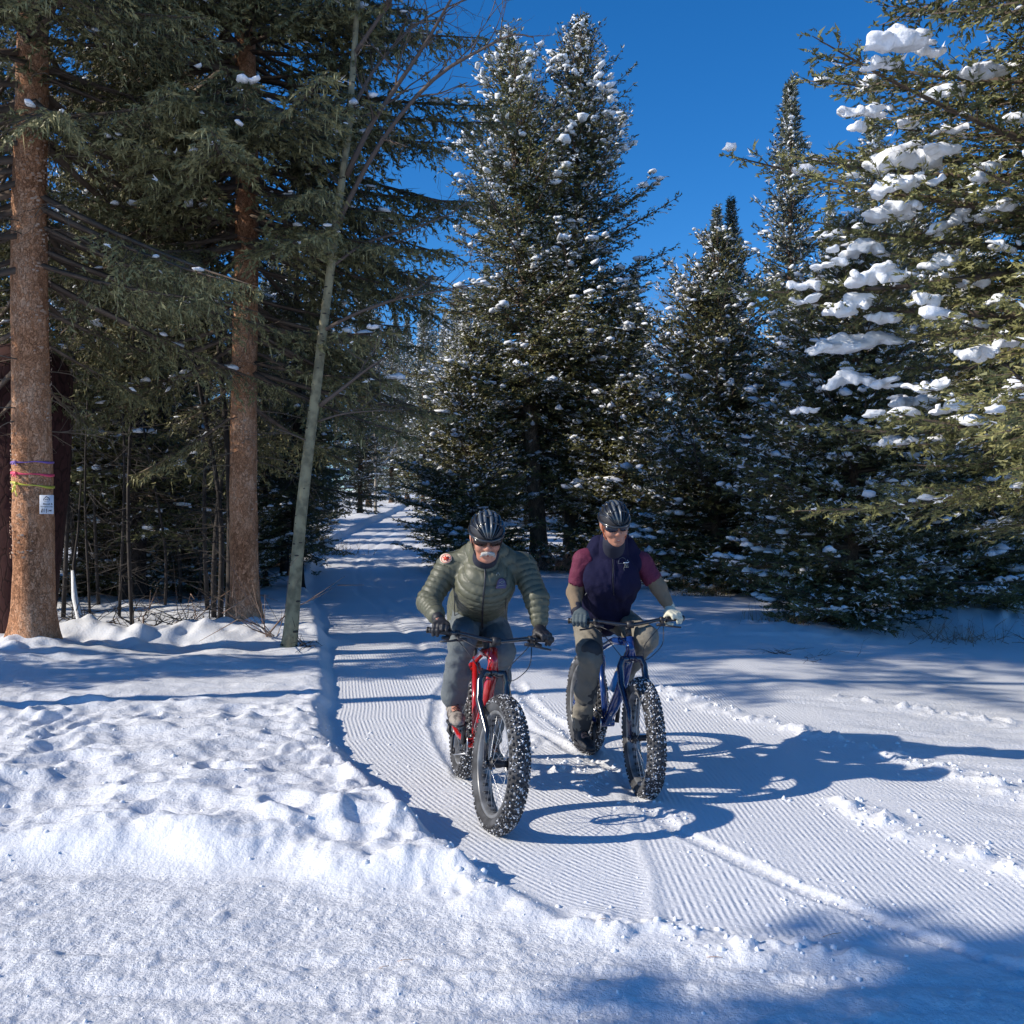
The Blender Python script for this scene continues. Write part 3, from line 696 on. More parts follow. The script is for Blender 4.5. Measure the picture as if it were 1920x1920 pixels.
mWide = conifer(11, 14.5, 1.9, 3.25, PROF_W1, spacing=.29, per=8, tw=.16, sp=.085, tri=(.082, .036), nt=3, snow=.50, speck=.17, gap=.04, clump=(.07, .18), elev=(-14, 62), vary=.55, hang=.12, cut=lambda z, a: ~((z < 3.4) & (np.cos(a-R_(-95)) > .72)))
mWide2 = conifer(12, 15.1, 1.3, 3.1, PROF_W1, spacing=.29, per=8, tw=.16, sp=.085, tri=(.082, .036), nt=3, snow=.48, speck=.16, gap=.05, clump=(.07, .18), elev=(-12, 62), vary=.55, hang=.12, cut=lambda z, a: ~((z < 4.2) & (np.cos(a-R_(-125)) > .25)))
mNarrow = conifer(13, 13, .6, 1.9, PROF_NARROW, spacing=.28, per=7, tw=.16, sp=.10, tri=(.100, .040), nt=3, snow=.40, speck=.13, gap=.03, clump=(.06, .14), elev=(-5, 68), vary=.55)
mBush = conifer(14, 6.2, .06, 2.15, PROF_BUSH, spacing=.20, per=9, tw=.12, sp=.075, tri=(.070, .030), nt=3, snow=.6, speck=.15, gap=.03, clump=(.05, .12), elev=(-4, 52), vary=.6)
print('models', _t.time()-_T, {k: len(m['NF'])+len(m.get('SF', []))+2*len(m['WF']) for k, m in dict(w=mWide, w2=mWide2, n=mNarrow, b=mBush).items()})
def gp(px, py, d): p = P(px, py, d); return p
def at(x, y, dz=-.05): return (x, y, gz(x, y)+dz)
T_WA = make_tree('spruce_tree', mWide, (14.5, .24, .01, 1), at(.75, 28.2), 'tall snow flecked spruce whose top stands left of its twin behind the riders', group='pair of tall spruces behind the riders', bark='bark_twin', shear=(-.85, 0))
T_WB = make_tree('spruce_tree', mWide2, (15.1, .21, .01, 2), at(1.62, 28.6), 'tall snow flecked spruce with the highest pointed top, right twin behind the riders', group='pair of tall spruces behind the riders', bark='bark_twin', shear=(.30, 0))
T_N = make_tree('spruce_tree', mNarrow, (13, .16, .01, 3), at(7.35, 27.0), 'slender pointed spruce against blue sky, tallest in the right background', fol='blue_spruce', group='slender spruces in the right background')
T_B = make_tree('spruce_tree', mBush, (6.2, .10, .01, 4), at(5.35, 16.0), 'bushy young spruce reaching the ground at the right edge of the trail', fol='spruce', group='bushy young spruces beside the trail')
_k = lambda x, y: gz(x, y)-.05
dup(T_N, (5.0, 25, _k(5, 25)), 1.3, .70, 'short pointed spruce left of the tallest slender one on the right')
dup(T_N, (6.2, 29, _k(6.2, 29)), 2.0, .80, 'dark slender spruce tucked just behind the tallest slender one')
dup(T_N, (9.0, 25.5, _k(9, 25.5)), 4.0, .93, 'slender spruce partly hidden by snow laden boughs at the right')
dup(T_N, (10.6, 27, _k(10.6, 27)), 5.0, .95, 'slender spruce rising behind the big lichen tinted spruce on the right')
dup(T_B, (8.1, 18.5, _k(8.1, 18.5)), 2.2, 1.0, 'shaded bushy spruce at the right edge of the photo')
dup(T_B, (6.7, 20, _k(6.7, 20)), 3.9, 1.15, 'dark bushy spruce behind the one at the trail edge')
dup(T_B, (4.5, 22.5, _k(4.5, 22.5)), .7, 1.25, 'dark spruce with snow dusted skirts left of the trail edge bush')
dup(T_B, (9.6, 21.5, _k(9.6, 21.5)), 5.1, 1.2, 'bushy spruce in blue shade farthest right')
dup(T_B, (2.9, 27.5, _k(2.9, 27.5)), 5.6, 1.15, 'bushy spruce at the right foot of the tall pair')
dup(T_B, (-1.1, 27.8, _k(-1.1, 27.8)), 1.6, 1.05, 'low dark spruce at the left foot of the tall pair')
# trees lining the far left of the trail and closing it
i_ = 0
FARL = [(-5.9, 29, .50, 'N'), (-7.4, 30.5, .62, 'N'), (-6.9, 36, .75, 'N'), (-8.6, 43, .8, 'N'), (-10.5, 31, .75, 'N'),
        (-10.5, 48, 1.0, 'N'), (-8.6, 58, 1.0, 'N'), (-9.5, 68, 1.2, 'N'), (-3.4, 66, 1.0, 'N'), (-2.2, 44, .8, 'N'), (-1.7, 37, .62, 'N'), (-3.0, 54, 1.0, 'N'), (-1.2, 48, .9, 'N'), (-6.5, 75, 1.2, 'N'),
        (-14, 45, 1.1, 'N'), (-13, 56, 1.1, 'N'), (-19, 44, 1.2, 'N'), (-15, 37, .9, 'N'),
        (-1.6, 41, .62, 'N'), (.6, 45, .75, 'N'), (2.6, 42, .7, 'N'), (-.3, 57, 1.1, 'N'), (1.6, 61, 1.1, 'N'), (3.6, 47, .8, 'N'), (-2.4, 52, .9, 'N'), (-12, 84, 1.2, 'N'), (-10, 88, 1.3, 'N'), (-8.4, 82, 1.15, 'N'), (-7.4, 90, 1.4, 'N'), (-5.6, 86, 1.2, 'N'), (-9.2, 78, 1.0, 'N'), (-3, 84, 1.2, 'N'), (2.5, 52, 1.0, 'N'), (6, 50, 1.0, 'N'), (10, 48, 1.0, 'N'), (14, 45, 1.1, 'N'), (13, 34, 1., 'N'), (17, 38, 1.1, 'N'), (8, 36, .75, 'N'), (12.5, 29, 1., 'N'), (16, 30, 1.1, 'N'), (4.8, 38, .62, 'N'), (19, 48, 1.2, 'N'), (22, 40, 1.2, 'N')]
rs = np.random.RandomState(3)
words = {True: ['snow dusted spruce lining the far left side of the trail', 'spruce deep in the wood left of the trail'], False: ['spruce standing far behind on the right of the trail']}
for (x, y, s, k) in FARL:
    left = x < 0
    lab = 'one of the snow dusted spruces far along the left of the trail' if left else 'one of the distant spruces behind the right hand trees'
    dup(T_N, (x, y, _k(x, y)), rs.uniform(0, 6.28), s*rs.uniform(.92, 1.08), lab, group='distant spruces left of the trail' if left else 'distant spruces right of the trail')
# dark wood at the left
mForest = conifer(21, 14, 1.7, 2.6, ([0, .15, .4, .7, 1], [.8, 1, .9, .55, .08]), spacing=.42, per=6, tw=.15, sp=.085, tri=(.08, .034), nt=3, snow=.3, speck=.05, gap=.12, elev=(-22, 35), hang=.25, clump=(.05, .12))
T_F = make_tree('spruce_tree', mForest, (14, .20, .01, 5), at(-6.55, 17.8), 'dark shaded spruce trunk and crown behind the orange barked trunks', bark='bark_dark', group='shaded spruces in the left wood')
LW = [(-9.4, 20.4, .55), (-6.9, 21.2, .55), (-5.2, 23.4, .5), (-8.6, 16.2, .9), (-4.3, 20.5, .62), (-10.6, 18.6, .95), (-8.4, 22, .85), (-12.5, 23, .9)]
for (x, y, s) in [(-7.5, 19.2, .75), (-9.0, 17.6, .6), (-5.6, 19.8, .6), (-8.6, 24.5, 1.0), (-6.2, 26.2, .9), (-11.5, 21.5, .9)]:
    dup(T_B, (x, y, _k(x, y)), rs.uniform(0, 6.28), s, 'one of the low dark spruces in the shade of the left wood', group='low spruces in the left wood')
for (x, y, s) in LW:
    dup(T_F, (x, y, _k(x, y)), rs.uniform(0, 6.28), s, 'one of the shaded spruces deep in the wood behind the left trunks', group='shaded spruces in the left wood')
# spruces out of frame to the left whose shade falls over the trail
mShade = conifer(22, 14, 6.4, 1.9, ([0, .2, .5, 1], [.7, 1, .7, .1]), spacing=.55, per=4, tw=.2, sp=.10, tri=(.12, .05), nt=3, snow=0, gap=.25, elev=(-15, 25), speck=.0)
T_S = make_tree('spruce_tree', mShade, (14, .17, .01, 15), at(-8.2, 7.3), 'high crowned spruce out of view on the left that shades the right of the trail', bark='bark_far', group='spruces out of view on the left')
T_S.scale = (.9, .9, .9)
for (x, y, s) in [(-7.8, 9.2, .55), (-12.5, 14.2, .9), (-12, 8.8, 1.0), (-16, 17, 1.1)]:
    dup(T_S, (x, y, _k(x, y)), rs.uniform(0, 6.28), s, 'one of the high crowned spruces out of view on the left')
dup(T_N, (-8.6, 8.9, _k(-8.6, 8.9)), 2.0, .52, 'small spruce out of view on the left shading the bank', group='spruces out of view on the left')
# ---------------------------------------------------------------- near trees with their own crowns
def cut_near(zs, az): return np.ones(len(zs), bool)
mRight = conifer(31, 11.5, 2.2, 3.55, ([0, .12, .28, .38, .52, .7, 1], [.86, 1, .95, .80, .62, .45, .08]), spacing=.27, per=8, tw=.115, sp=.066, tri=(.058, .024), nt=4, snow=.55, speck=.05, gap=.04, clump=(.05, .12), blob_sub=2, elev=(-12, 34), zmax=7.2, hang=.1, vary=.5)
T_R = make_tree('spruce_tree', mRight, (11.5, .17, .02, 6), at(5.95, 9.7), 'big near spruce leaning in from the right with heavy snow lumps on its boughs', cat='spruce tree', fol='near_spruce', bark='bark_far')
def near_lumps(root, seed, n, zr, xlim, size, cell=.02, bases=None):
    """separate snow lumps lying on the boughs of a near spruce"""
    rng = np.random.RandomState(seed); loc = np.array(root.location)
    me = [c for c in root.children if c.name.startswith('crown')][0].data
    co = np.empty(len(me.vertices)*3, np.float32); me.vertices.foreach_get('co', co); co = co.reshape(-1, 3)[::7]
    W = co+loc; d = W[:, 1]; px = 960+W[:, 0]/d*1920; py = 960-(W[:, 2]-CH)/d*1920
    made = 0
    for (bx, by, sz) in bases:
        m = (np.abs(px-bx) < 22) & (np.abs(py-by) < 22)
        if m.sum() < 12: m = (np.abs(px-bx) < 45) & (np.abs(py-by) < 45)
        if m.sum() < 8: continue
        dep = np.percentile(d[m], 12); c = np.array([(bx-960)/1920*dep, dep, CH+(960-by)/1920*dep])
        out = np.array([c[0]-loc[0], c[1]-loc[1]]); out /= np.linalg.norm(out)
        prims = []; L = .93*sz*dep/1920
        k = max(4, int(L/.045))
        for q in range(k):
            t = (q/(k-1)-.5); ang = rng.normal()*.25
            o = np.array([1, 0])*t*L+np.array([out[1], -out[0]])*rng.normal()*.02
            r = (.030+L*rng.uniform(.07, .13))*(1-.5*abs(t))
            prims.append(('e', c+np.array([o[0], o[1]+rng.normal()*.04, .10*L*rng.normal()-.10*L*abs(t)*2-(t < 0)*.10*L]), [r*1.5, r*1.35, r*.46]))
            if rng.rand() < .55: prims.append(('e', c+np.array([o[0]+rng.normal()*.03, -.07+rng.normal()*.03, -.10*L-.25*r]), [r*.8, r*.7, r*.9]))
        V, F = sdf_mesh(prims, max(.018, L/20), k=.045, smooth=1)
        V = V+.020*np.stack([fbm(V[:, 0]*1.0, V[:, 2]+V[:, 1], .09, 3, 5), fbm(V[:, 1], V[:, 2], .09, 3, 6), fbm(V[:, 0], V[:, 1], .09, 3, 8)], 1)
        mesh_np('snow_clump', V-loc, F, M['snow_clump'], root); made += 1
    print('lumps', made, 'of', len(bases))
near_lumps(T_R, 1, 0, 0, 0, 0, bases=[(1680, 70, 105), (1655, 115, 50), (1765, 168, 60), (1845, 130, 75), (1740, 92, 55), (1598, 205, 48), (1640, 205, 45), (1608, 235, 28), (1695, 285, 120), (1760, 275, 60), (1675, 340, 70),
    (1790, 240, 36), (1660, 395, 80), (1690, 385, 50), (1620, 460, 70), (1560, 485, 55), (1510, 530, 50), (1508, 560, 40), (1640, 510, 90), (1590, 565, 80), (1765, 487, 60), (1570, 640, 95), (1640, 630, 90), (1590, 705, 75), (1660, 715, 45),
    (1740, 715, 55), (1712, 745, 70), (1785, 755, 60), (1475, 750, 50), (1510, 765, 40), (1830, 655, 60), (1850, 310, 40), (1900, 740, 50), (1830, 605, 40), (1700, 230, 32), (1655, 590, 60), (1900, 225, 36), (1505, 715, 45), (1870, 560, 30), (1725, 335, 55), (1805, 405, 55), (1875, 455, 45), (1735, 560, 60), (1825, 525, 45), (1880, 385, 40), (1760, 425, 38), (1890, 640, 45)])
# top right bough of another spruce hanging into the picture
mBough = conifer(37, 9.5, 5.9, 2.6, ([0, .3, 1], [1, .9, .4]), spacing=.30, per=7, tw=.11, sp=.062, tri=(.056, .023), nt=4, snow=.1, speck=.03, gap=.05, elev=(-16, 5), hang=.25)
make_tree('spruce_tree', mBough, (9.5, .15, .03, 8), at(5.2, 7.6), 'tall spruce whose dark boughs hang into the top right corner', fol='near_spruce', bark='bark_far')
mShade2 = conifer(38, 9.5, 5.9, 1.55, ([0, .2, .6, 1], [.8, 1, .8, .2]), spacing=.26, per=8, tw=.15, sp=.09, tri=(.12, .055), nt=3, snow=0, gap=.05, elev=(-15, 25))
T_H = make_tree('spruce_tree', mShade2, (9.5, .15, .03, 18), at(-9.1, -.25), 'dense high crowned spruce out of view on the left that shades the near right corner', bark='bark_far', group='spruces out of view on the left')
dup(T_H, (-8.1, .1, _k(-8.1, .1)), 2.0, 1.0, 'second dense high crowned spruce out of view on the left shading the near right corner')
PROF_T = ([0, .1, .3, .6, 1], [.8, .95, 1, .75, .1])
mT1 = conifer(41, 15, 3.0, 2.9, PROF_T, spacing=.27, per=6, tw=.12, sp=.07, tri=(.050, .019), nt=4, snow=.22, speck=.012, gap=.05, elev=(-24, 20), cut=lambda z, a: ~(((z < 5.6) & (np.cos(a-R_(-66)) > .80)) | ((z < 4.0) & (np.cos(a-R_(-75)) > -.35))), zmax=8.6, hang=.75, lichen=.6, bare=.25, droop=.06, clump=(.03, .08), blob_sub=1)
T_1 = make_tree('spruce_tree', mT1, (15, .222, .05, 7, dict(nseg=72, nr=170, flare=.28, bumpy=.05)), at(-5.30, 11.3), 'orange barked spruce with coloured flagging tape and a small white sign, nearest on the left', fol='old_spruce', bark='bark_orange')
mT2 = conifer(43, 15, 2.9, 2.95, PROF_T, spacing=.24, per=8, tw=.125, sp=.075, tri=(.066, .028), nt=4, snow=.55, speck=.02, gap=.05, elev=(-22, 22), cut=lambda z, a: ~((z < 4.9) & ((np.cos(a-R_(-76)) > .86) | (np.cos(a-R_(-136)) > .72))), zmax=9.0, hang=.6, lichen=.5, bare=.25, droop=.04, clump=(.03, .085), blob_sub=1)
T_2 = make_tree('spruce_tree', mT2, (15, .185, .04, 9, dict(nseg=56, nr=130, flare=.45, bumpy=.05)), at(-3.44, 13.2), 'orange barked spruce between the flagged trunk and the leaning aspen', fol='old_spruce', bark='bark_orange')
# dead bare twigs and flaking bark on the two near trunks
def dead_twigs(root, seed, n, zr, r0):
    rng = np.random.RandomState(seed); P0 = []; P1 = []; Ra = []; Rb = []
    def grow(p, d, L, r, dep):
        k = 4
        for i in range(k):
            q = p+d*L/k; P0.append(p); P1.append(q); Ra.append(r*(1-i/k*.6)); Rb.append(r*(1-(i+1)/k*.6)); p = q
            d = d+rng.normal(size=3)*.16; d[2] -= .10; d /= np.linalg.norm(d)
            if dep < 2 and rng.rand() < .85:
                e = d+rng.normal(size=3)*.6; e /= np.linalg.norm(e); grow(p, e, L*rng.uniform(.35, .6), r*.5, dep+1)
    for _ in range(n):
        z = rng.uniform(*zr); a = rng.uniform(0, 6.28)
        grow(np.array([math.cos(a)*r0, math.sin(a)*r0, z]), np.array([math.cos(a), math.sin(a), rng.uniform(-.3, .1)]), rng.uniform(.3, 1.3), .008, 0)
    V, F = tubes(P0, P1, Ra, Rb, 3); tag(mesh_np('dead_twigs', V, F, M['dead_twig'], root), kind='stuff')
dead_twigs(T_1, 3, 45, (2.2, 6.5), .2); dead_twigs(T_2, 4, 40, (1.9, 6), .13); dead_twigs(T_WA, 5, 30, (1.0, 5.5), .18); dead_twigs(T_WB, 6, 30, (.8, 4), .18); dead_twigs(T_R, 7, 35, (1.6, 4), .3)
dead_twigs(T_F, 8, 30, (.6, 4.5), .15)
M['flake'] = mat('bark_flake', (.50, .36, .27), .8, noise=(6, (.30, .16, .09), .4, .6))
def flakes(root, seed, n, zr, rf):
    rng = np.random.RandomState(seed); mb = MB()
    z = rng.uniform(*zr, n); a = rng.uniform(0, 6.28, n); r = rf(z)
    for k in range(n):
        s = rng.uniform(.008, .024); er = np.array([math.cos(a[k]), math.sin(a[k]), 0]); et = np.array([-math.sin(a[k]), math.cos(a[k]), 0])
        c = er*(r[k]+.002)+np.array([0, 0, z[k]]); up = np.array([0, 0, 1.])
        V = [c-et*s, c+et*s*.9, c+et*s*.7+up*s*1.1+er*s*.3, c-et*s*.8+up*s*.9+er*s*.25, c+up*s*.4+er*s*.45]
        mb.add(np.array(V), np.array([[0, 1, 4], [1, 2, 4], [2, 3, 4], [3, 0, 4]]))
    o = mb.build('bark_flakes', M['flake'], root, smooth=False); tag(o, kind='stuff')
flakes(T_1, 1, 1700, (.9, 6), lambda z: .05+.172*(1-z/15)**.8+.001)
flakes(T_2, 2, 350, (.3, 5), lambda z: .04+.145*(1-z/15)**.8+.001)
for t_ in COL.objects:
    if t_.name.startswith(('snow_load', 'lichen', 'branches', 'crown')): t_['kind'] = 'stuff'
# flagging tapes and the sign on the near trunk
def trunk_r(z): return (.222*(1-z/15)**.8+.05*z/15)
def tape(z0, tilt, col, width, tail, label):
    m = mat('tape_'+label.split()[0], col, .35, spec=.5)
    n = 64; a = np.arange(n)*2*np.pi/n; bz = T_1.location.z
    r = trunk_r(z0-bz)*1.055; cx_ = .02*math.sin((z0-bz)*.9+7); cy_ = .02*math.cos((z0-bz)*.7+7)
    zc = z0+tilt*np.cos(a)+.004*np.sin(a*5)
    wd = width*(.75+.35*np.sin(a*3+z0))
    V = []
    for dz, dr in ((-.5, 0), (.5, 0), (.5, .004), (-.5, .004)):
        V.append(np.stack([(r+dr)*np.cos(a), (r+dr)*np.sin(a), zc+dz*wd-bz], 1))
    V = np.concatenate(V); i = np.arange(n); j = (i+1) % n
    F = np.concatenate([np.stack([s*n+i, s*n+j, t*n+j, t*n+i], 1) for s, t in ((0, 1), (1, 2), (2, 3), (3, 0))])
    mb = MB().add(V, F)
    ak = R_(-112); c = np.array([r*math.cos(ak), r*math.sin(ak), z0-bz+tilt*math.cos(ak)])
    e = np.array([math.cos(ak), math.sin(ak), 0]); tt = np.array([-e[1], e[0], 0])
    mb.sphere(c+e*.012, [.016, .016, .018])
    for s_, l_ in ((1, tail), (-1, tail*.7)):
        p = [c+e*.014, c+e*.03+tt*s_*.012-np.array([0, 0, l_*.5]), c+e*.022+tt*s_*.03-np.array([0, 0, l_])]
        for k in range(2):
            A, B = p[k], p[k+1]; w_ = tt*.011+e*.003*s_
            mb.add(np.array([A-w_, A+w_, B+w_, B-w_, A-w_+e*.003, A+w_+e*.003, B+w_+e*.003, B-w_+e*.003]), np.array([[0, 1, 2, 3], [7, 6, 5, 4], [0, 4, 5, 1], [2, 6, 7, 3], [1, 5, 6, 2], [3, 7, 4, 0]]))
    o = mb.build('flagging_tape', m); o.location = (T_1.location.x+cx_, T_1.location.y+cy_, T_1.location.z)
    tag(o, label, 'ribbon', 'flagging tapes on the near trunk')
zt = lambda py: CH+(960-py)/1920*11.05
tape(zt(866), .004, (.24, .13, .42), .022, .04, 'purple flagging tape tied round the orange trunk, topmost of three')
tape(zt(888), -.012, (.85, .08, .16), .030, .05, 'pink flagging tape tied round the orange trunk, middle of three')
tape(zt(908), -.028, (.60, .56, .07), .028, .14, 'yellow flagging tape with a hanging tail, lowest on the orange trunk')
def text_mesh(s, size, name='lettering', bold=.0):
    c = bpy.data.curves.new('t', 'FONT'); c.body = s; c.size = size; c.align_x = 'CENTER'; c.align_y = 'CENTER'; c.offset = bold; c.resolution_u = 2
    o = bpy.data.objects.new('t', c); COL.objects.link(o); dg = bpy.context.evaluated_depsgraph_get()
    me = bpy.data.meshes.new_from_object(o.evaluated_get(dg)); bpy.data.objects.remove(o)
    me.name = name; return me
def put_text(s, size, m, parent, loc, name='lettering', bold=.0, sx=1):
    me = text_mesh(s, size, name, bold); me.materials.append(m)
    o = bpy.data.objects.new(name, me); COL.objects.link(o); o.parent = parent; o.location = loc; o.rotation_euler = (R_(90), 0, 0); o.scale = (sx, 1, 1); return o
M['sign_white'] = mat('sign_white', (.62, .66, .72), .4); M['sign_blue'] = mat('sign_ink_blue', (.03, .07, .13), .5); M['sign_ink'] = mat('sign_ink', (.02, .02, .04), .5); M['sign_grey'] = mat('sign_ink_grey', (.12, .13, .11), .5)
sg = empty('trail_sign', tuple(P(87.5, 946, 11.04)), (0, 0, R_(14))); tag(sg, 'small white trail use sign fixed to the flagged orange trunk', 'sign')
MB().box((0, 0, 0), (.142, .006, .205), bev=.3).build('panel', M['sign_white'], sg, smooth=False)
hm = MB()
for a_, b_ in (((-.030, .045), (-.026, .065)), ((-.026, .065), (0, .088)), ((0, .088), (.026, .065)), ((.026, .065), (.030, .045)), ((-.016, .050), (0, .060)), ((0, .060), (.016, .050))):
    hm.cyl((a_[0], -.0045, a_[1]), (b_[0], -.0045, b_[1]), .0042, 6)
hm.build('house_emblem', M['sign_blue'], sg)
put_text('TRAIL USE', .013, M['sign_grey'], sg, (-.002, -.0045, .033), sx=.9)
put_text('Biscuit &', .027, M['sign_ink'], sg, (.012, -.0045, .006), bold=.0006)
put_text('Snowshoe only', .021, M['sign_grey'], sg, (0, -.0045, -.022), bold=.0005, sx=.95)
def pic(name, segs):
    b = MB()
    for (x0, z0, x1, z1, r) in segs: b.cyl((x0, -.0045, z0), (x1, -.0045, z1), r, 6)
    b.build(name, M['sign_ink'], sg)
pic('ski_symbol', [(-.052, -.085, -.046, -.045, .003), (-.046, -.085, -.042, -.045, .003)])
pic('pole_symbol', [(-.026, -.082, -.026, -.045, .0032)])
pic('hiker_symbol', [(.002, -.045, -.004, -.060, .004), (-.004, -.060, .004, -.072, .003), (.004, -.072, -.004, -.088, .003), (-.004, -.060, .006, -.062, .002)])
pic('dog_symbol', [(.022, -.066, .044, -.064, .0055), (.044, -.064, .054, -.058, .0035), (.024, -.066, .022, -.082, .002), (.042, -.066, .044, -.082, .002), (.022, -.064, .014, -.06, .002)])
# dark stump behind the flagged trunk
sn = empty('tree_stump', at(-6.0, 12.5)); tag(sn, 'broad dark maroon broken trunk standing behind the flagged orange trunk', 'dead tree')
V, F = trunk_mesh(3.2, .38, .58, 12, nseg=28, nr=26, flare=.0, bumpy=.06); mesh_np('trunk', V, F, M['bark_maroon'], sn)
MB().sphere((0.0, 0, 3.15), [.58, .58, .40], n=16).build('broken_top', M['bark_maroon'], sn)
# ---------------------------------------------------------------- leaning aspen
M['aspen'] = mat('aspen_bark', (.36, .31, .18), .7, noise=(9, (.19, .165, .095), .42, .62), bump=(40, .006))
M['aspen_scar'] = mat('aspen_scar', (.05, .042, .035), .85)
M['aspen_twig'] = mat('aspen_twig', (.135, .10, .08), .75)
asp = empty('aspen_tree', (0, 0, 0)); tag(asp, 'slim pale leafless aspen leaning right beside the orange barked spruce', 'aspen tree')
A_PX = [(538, 1245), (545, 1190), (556, 1060), (566, 950), (580, 830), (592, 740), (603, 640), (618, 520), (630, 420), (642, 330), (655, 240), (660, 150), (668, 40), (675, -60), (690, -200), (700, -420)]
A_D = 11.9
pts = np.array([P(x, y, A_D+.0*i) for i, (x, y) in enumerate(A_PX)]); pts[0][2] = gz(pts[0][0], A_D)-.15
tt_ = np.linspace(0, 1, len(pts)); rad = np.interp(tt_, [0, .1, .5, 1], [.088, .074, .048, .022]); rad[0] = .11; rad[1] = .088
from_t = np.linspace(0, len(pts)-1, 60); pp = np.stack([np.interp(from_t, np.arange(len(pts)), pts[:, k]) for k in range(3)], 1)
pp[1:-1] = (pp[:-2]+pp[1:-1]*2+pp[2:])/4
MB().tube(pp, np.interp(from_t, np.arange(len(pts)), rad), 20).build('trunk', M['aspen'], asp)
sc_b = MB(); rng = np.random.RandomState(9)
for k in range(46):
    u = rng.uniform(.5, 48); i = int(u); c = pp[i]*(1-u+i)+pp[i+1]*(u-i); r = np.interp(u/59*15, np.arange(16), rad)
    a = rng.uniform(-2.9, -.2); e = np.array([math.cos(a), math.sin(a), 0]); s = rng.uniform(.008, .022)*(1.7 if u < 7 else 1)
    sc_b.sphere(c+e*(r-.003), [s*1.3, .006, s*.5], R=np.stack([[-e[1], e[0], 0], e, [0, 0, 1]], 1), n=8, m=5)
tag(sc_b.build('bark_scars', M['aspen_scar'], asp), kind='stuff')
def bough(root, px, d0, dd, r0, seed, name='branch', m='aspen_twig', sub=.55, depth=3, n=14, up=.25):
    rng = np.random.RandomState(seed); px = np.array(px, float); k = len(px)
    t = np.linspace(0, k-1, n); q = np.stack([np.interp(t, np.arange(k), px[:, 0]), np.interp(t, np.arange(k), px[:, 1])], 1)
    p = np.array([P(a, b, d0+dd*i/(n-1)) for i, (a, b) in enumerate(q)]); p[1:-1] = (p[:-2]+2*p[1:-1]+p[2:])/4
    r = np.linspace(r0, r0*.22, n); mb = MB().tube(p, r, 6)
    P0 = []; P1 = []; A = []; B = []
    def grow(c, d, L, rr, dep):
        kk = 5
        for i in range(kk):
            e = c+d*L/kk; P0.append(c); P1.append(e); A.append(rr*(1-i/kk*.7)); B.append(rr*(1-(i+1)/kk*.7)); c = e
            d = d+rng.normal(size=3)*.13+np.array([0, 0, .05]); d /= np.linalg.norm(d)
            if dep < depth and rng.rand() < sub:
                g = d+rng.normal(size=3)*.55; g /= np.linalg.norm(g); grow(c, g, L*rng.uniform(.4, .7), rr*.55, dep+1)
    for i in range(3, n):
        if rng.rand() < .9:
            d = p[i]-p[i-1]; d /= np.linalg.norm(d); g = d+rng.normal(size=3)*[.6, .5, .5]; g /= np.linalg.norm(g)
            grow(p[i], g, rng.uniform(.35, .9)*(1.1-.5*i/n), r[i]*.6, 1)
    if P0: V, F = tubes(P0, P1, A, B, 3); mb.add(V, F)
    return mb.build(name, M[m], root)
bough(asp, [(650, 330), (690, 240), (745, 160), (800, 80), (850, -10), (900, -90)], 11.9, -.8, .036, 1)
bough(asp, [(628, 430), (690, 300), (760, 200), (830, 130), (900, 95), (960, 60), (1000, 70)], 11.9, -1.2, .032, 2)
bough(asp, [(663, 200), (700, 130), (760, 60), (820, 20), (900, -10)], 11.9, .4, .026, 3)
bough(asp, [(607, 620), (660, 590), (740, 560), (830, 545), (905, 530)], 11.9, -1.0, .024, 4)
bough(asp, [(600, 760), (640, 730), (690, 690), (720, 672)], 11.9, -.5, .028, 5, n=9)
bough(asp, [(597, 790), (640, 775), (700, 770), (760, 768)], 11.9, -.6, .014, 6, n=9)
bough(asp, [(622, 500), (680, 455), (770, 430), (850, 400), (900, 360)], 11.9, .6, .022, 7)
bough(asp, [(640, 350), (600, 300), (560, 250)], 11.9, .5, .014, 8, n=8)
bough(asp, [(583, 830), (540, 810), (500, 800)], 11.9, -.4, .010, 9, n=8)
bough(asp, [(665, 100), (720, 20), (770, -60), (840, -120)], 11.9, -.6, .028, 10)
# bare aspens far away
def bare_tree(seed, H, spread=.9):
    rng = np.random.RandomState(seed); P0 = []; P1 = []; A = []; B = []
    def grow(c, d, L, rr, dep):
        kk = 7 if dep == 0 else 4
        for i in range(kk):
            e = c+d*L/kk; P0.append(c); P1.append(e); A.append(rr*(1-i/kk*.8)); B.append(rr*(1-(i+1)/kk*.8)); c = e
            d = d+rng.normal(size=3)*(.04 if dep == 0 else .12)+np.array([0, 0, .05]); d /= np.linalg.norm(d)
            if (dep == 0 and i >= 1) or (0 < dep < 3):
                for _ in range(3 if dep == 0 else 2):
                    if rng.rand() < .85:
                        g = d*.9+rng.normal(size=3)*[spread, spread, .3]*.8; g /= np.linalg.norm(g); grow(c, g, L*(.24 if dep == 0 else .5)*rng.uniform(.7, 1.2), rr*.35, dep+1)
    grow(np.array([0, 0, -.2]), np.array([0, 0, 1.]), H, H*.011, 0)
    return tubes(P0, P1, A, B, 4)
M['aspen_far'] = mat('aspen_far', (.30, .26, .21), .8)
V, F = bare_tree(4, 9); T_A = empty('aspen_tree', at(-8.6, 50)); tag(T_A, 'one of the bare pale aspens closing the view along the trail', 'aspen tree', 'bare aspens in the distance'); mesh_np('trunk', V, F, M['aspen_far'], T_A)
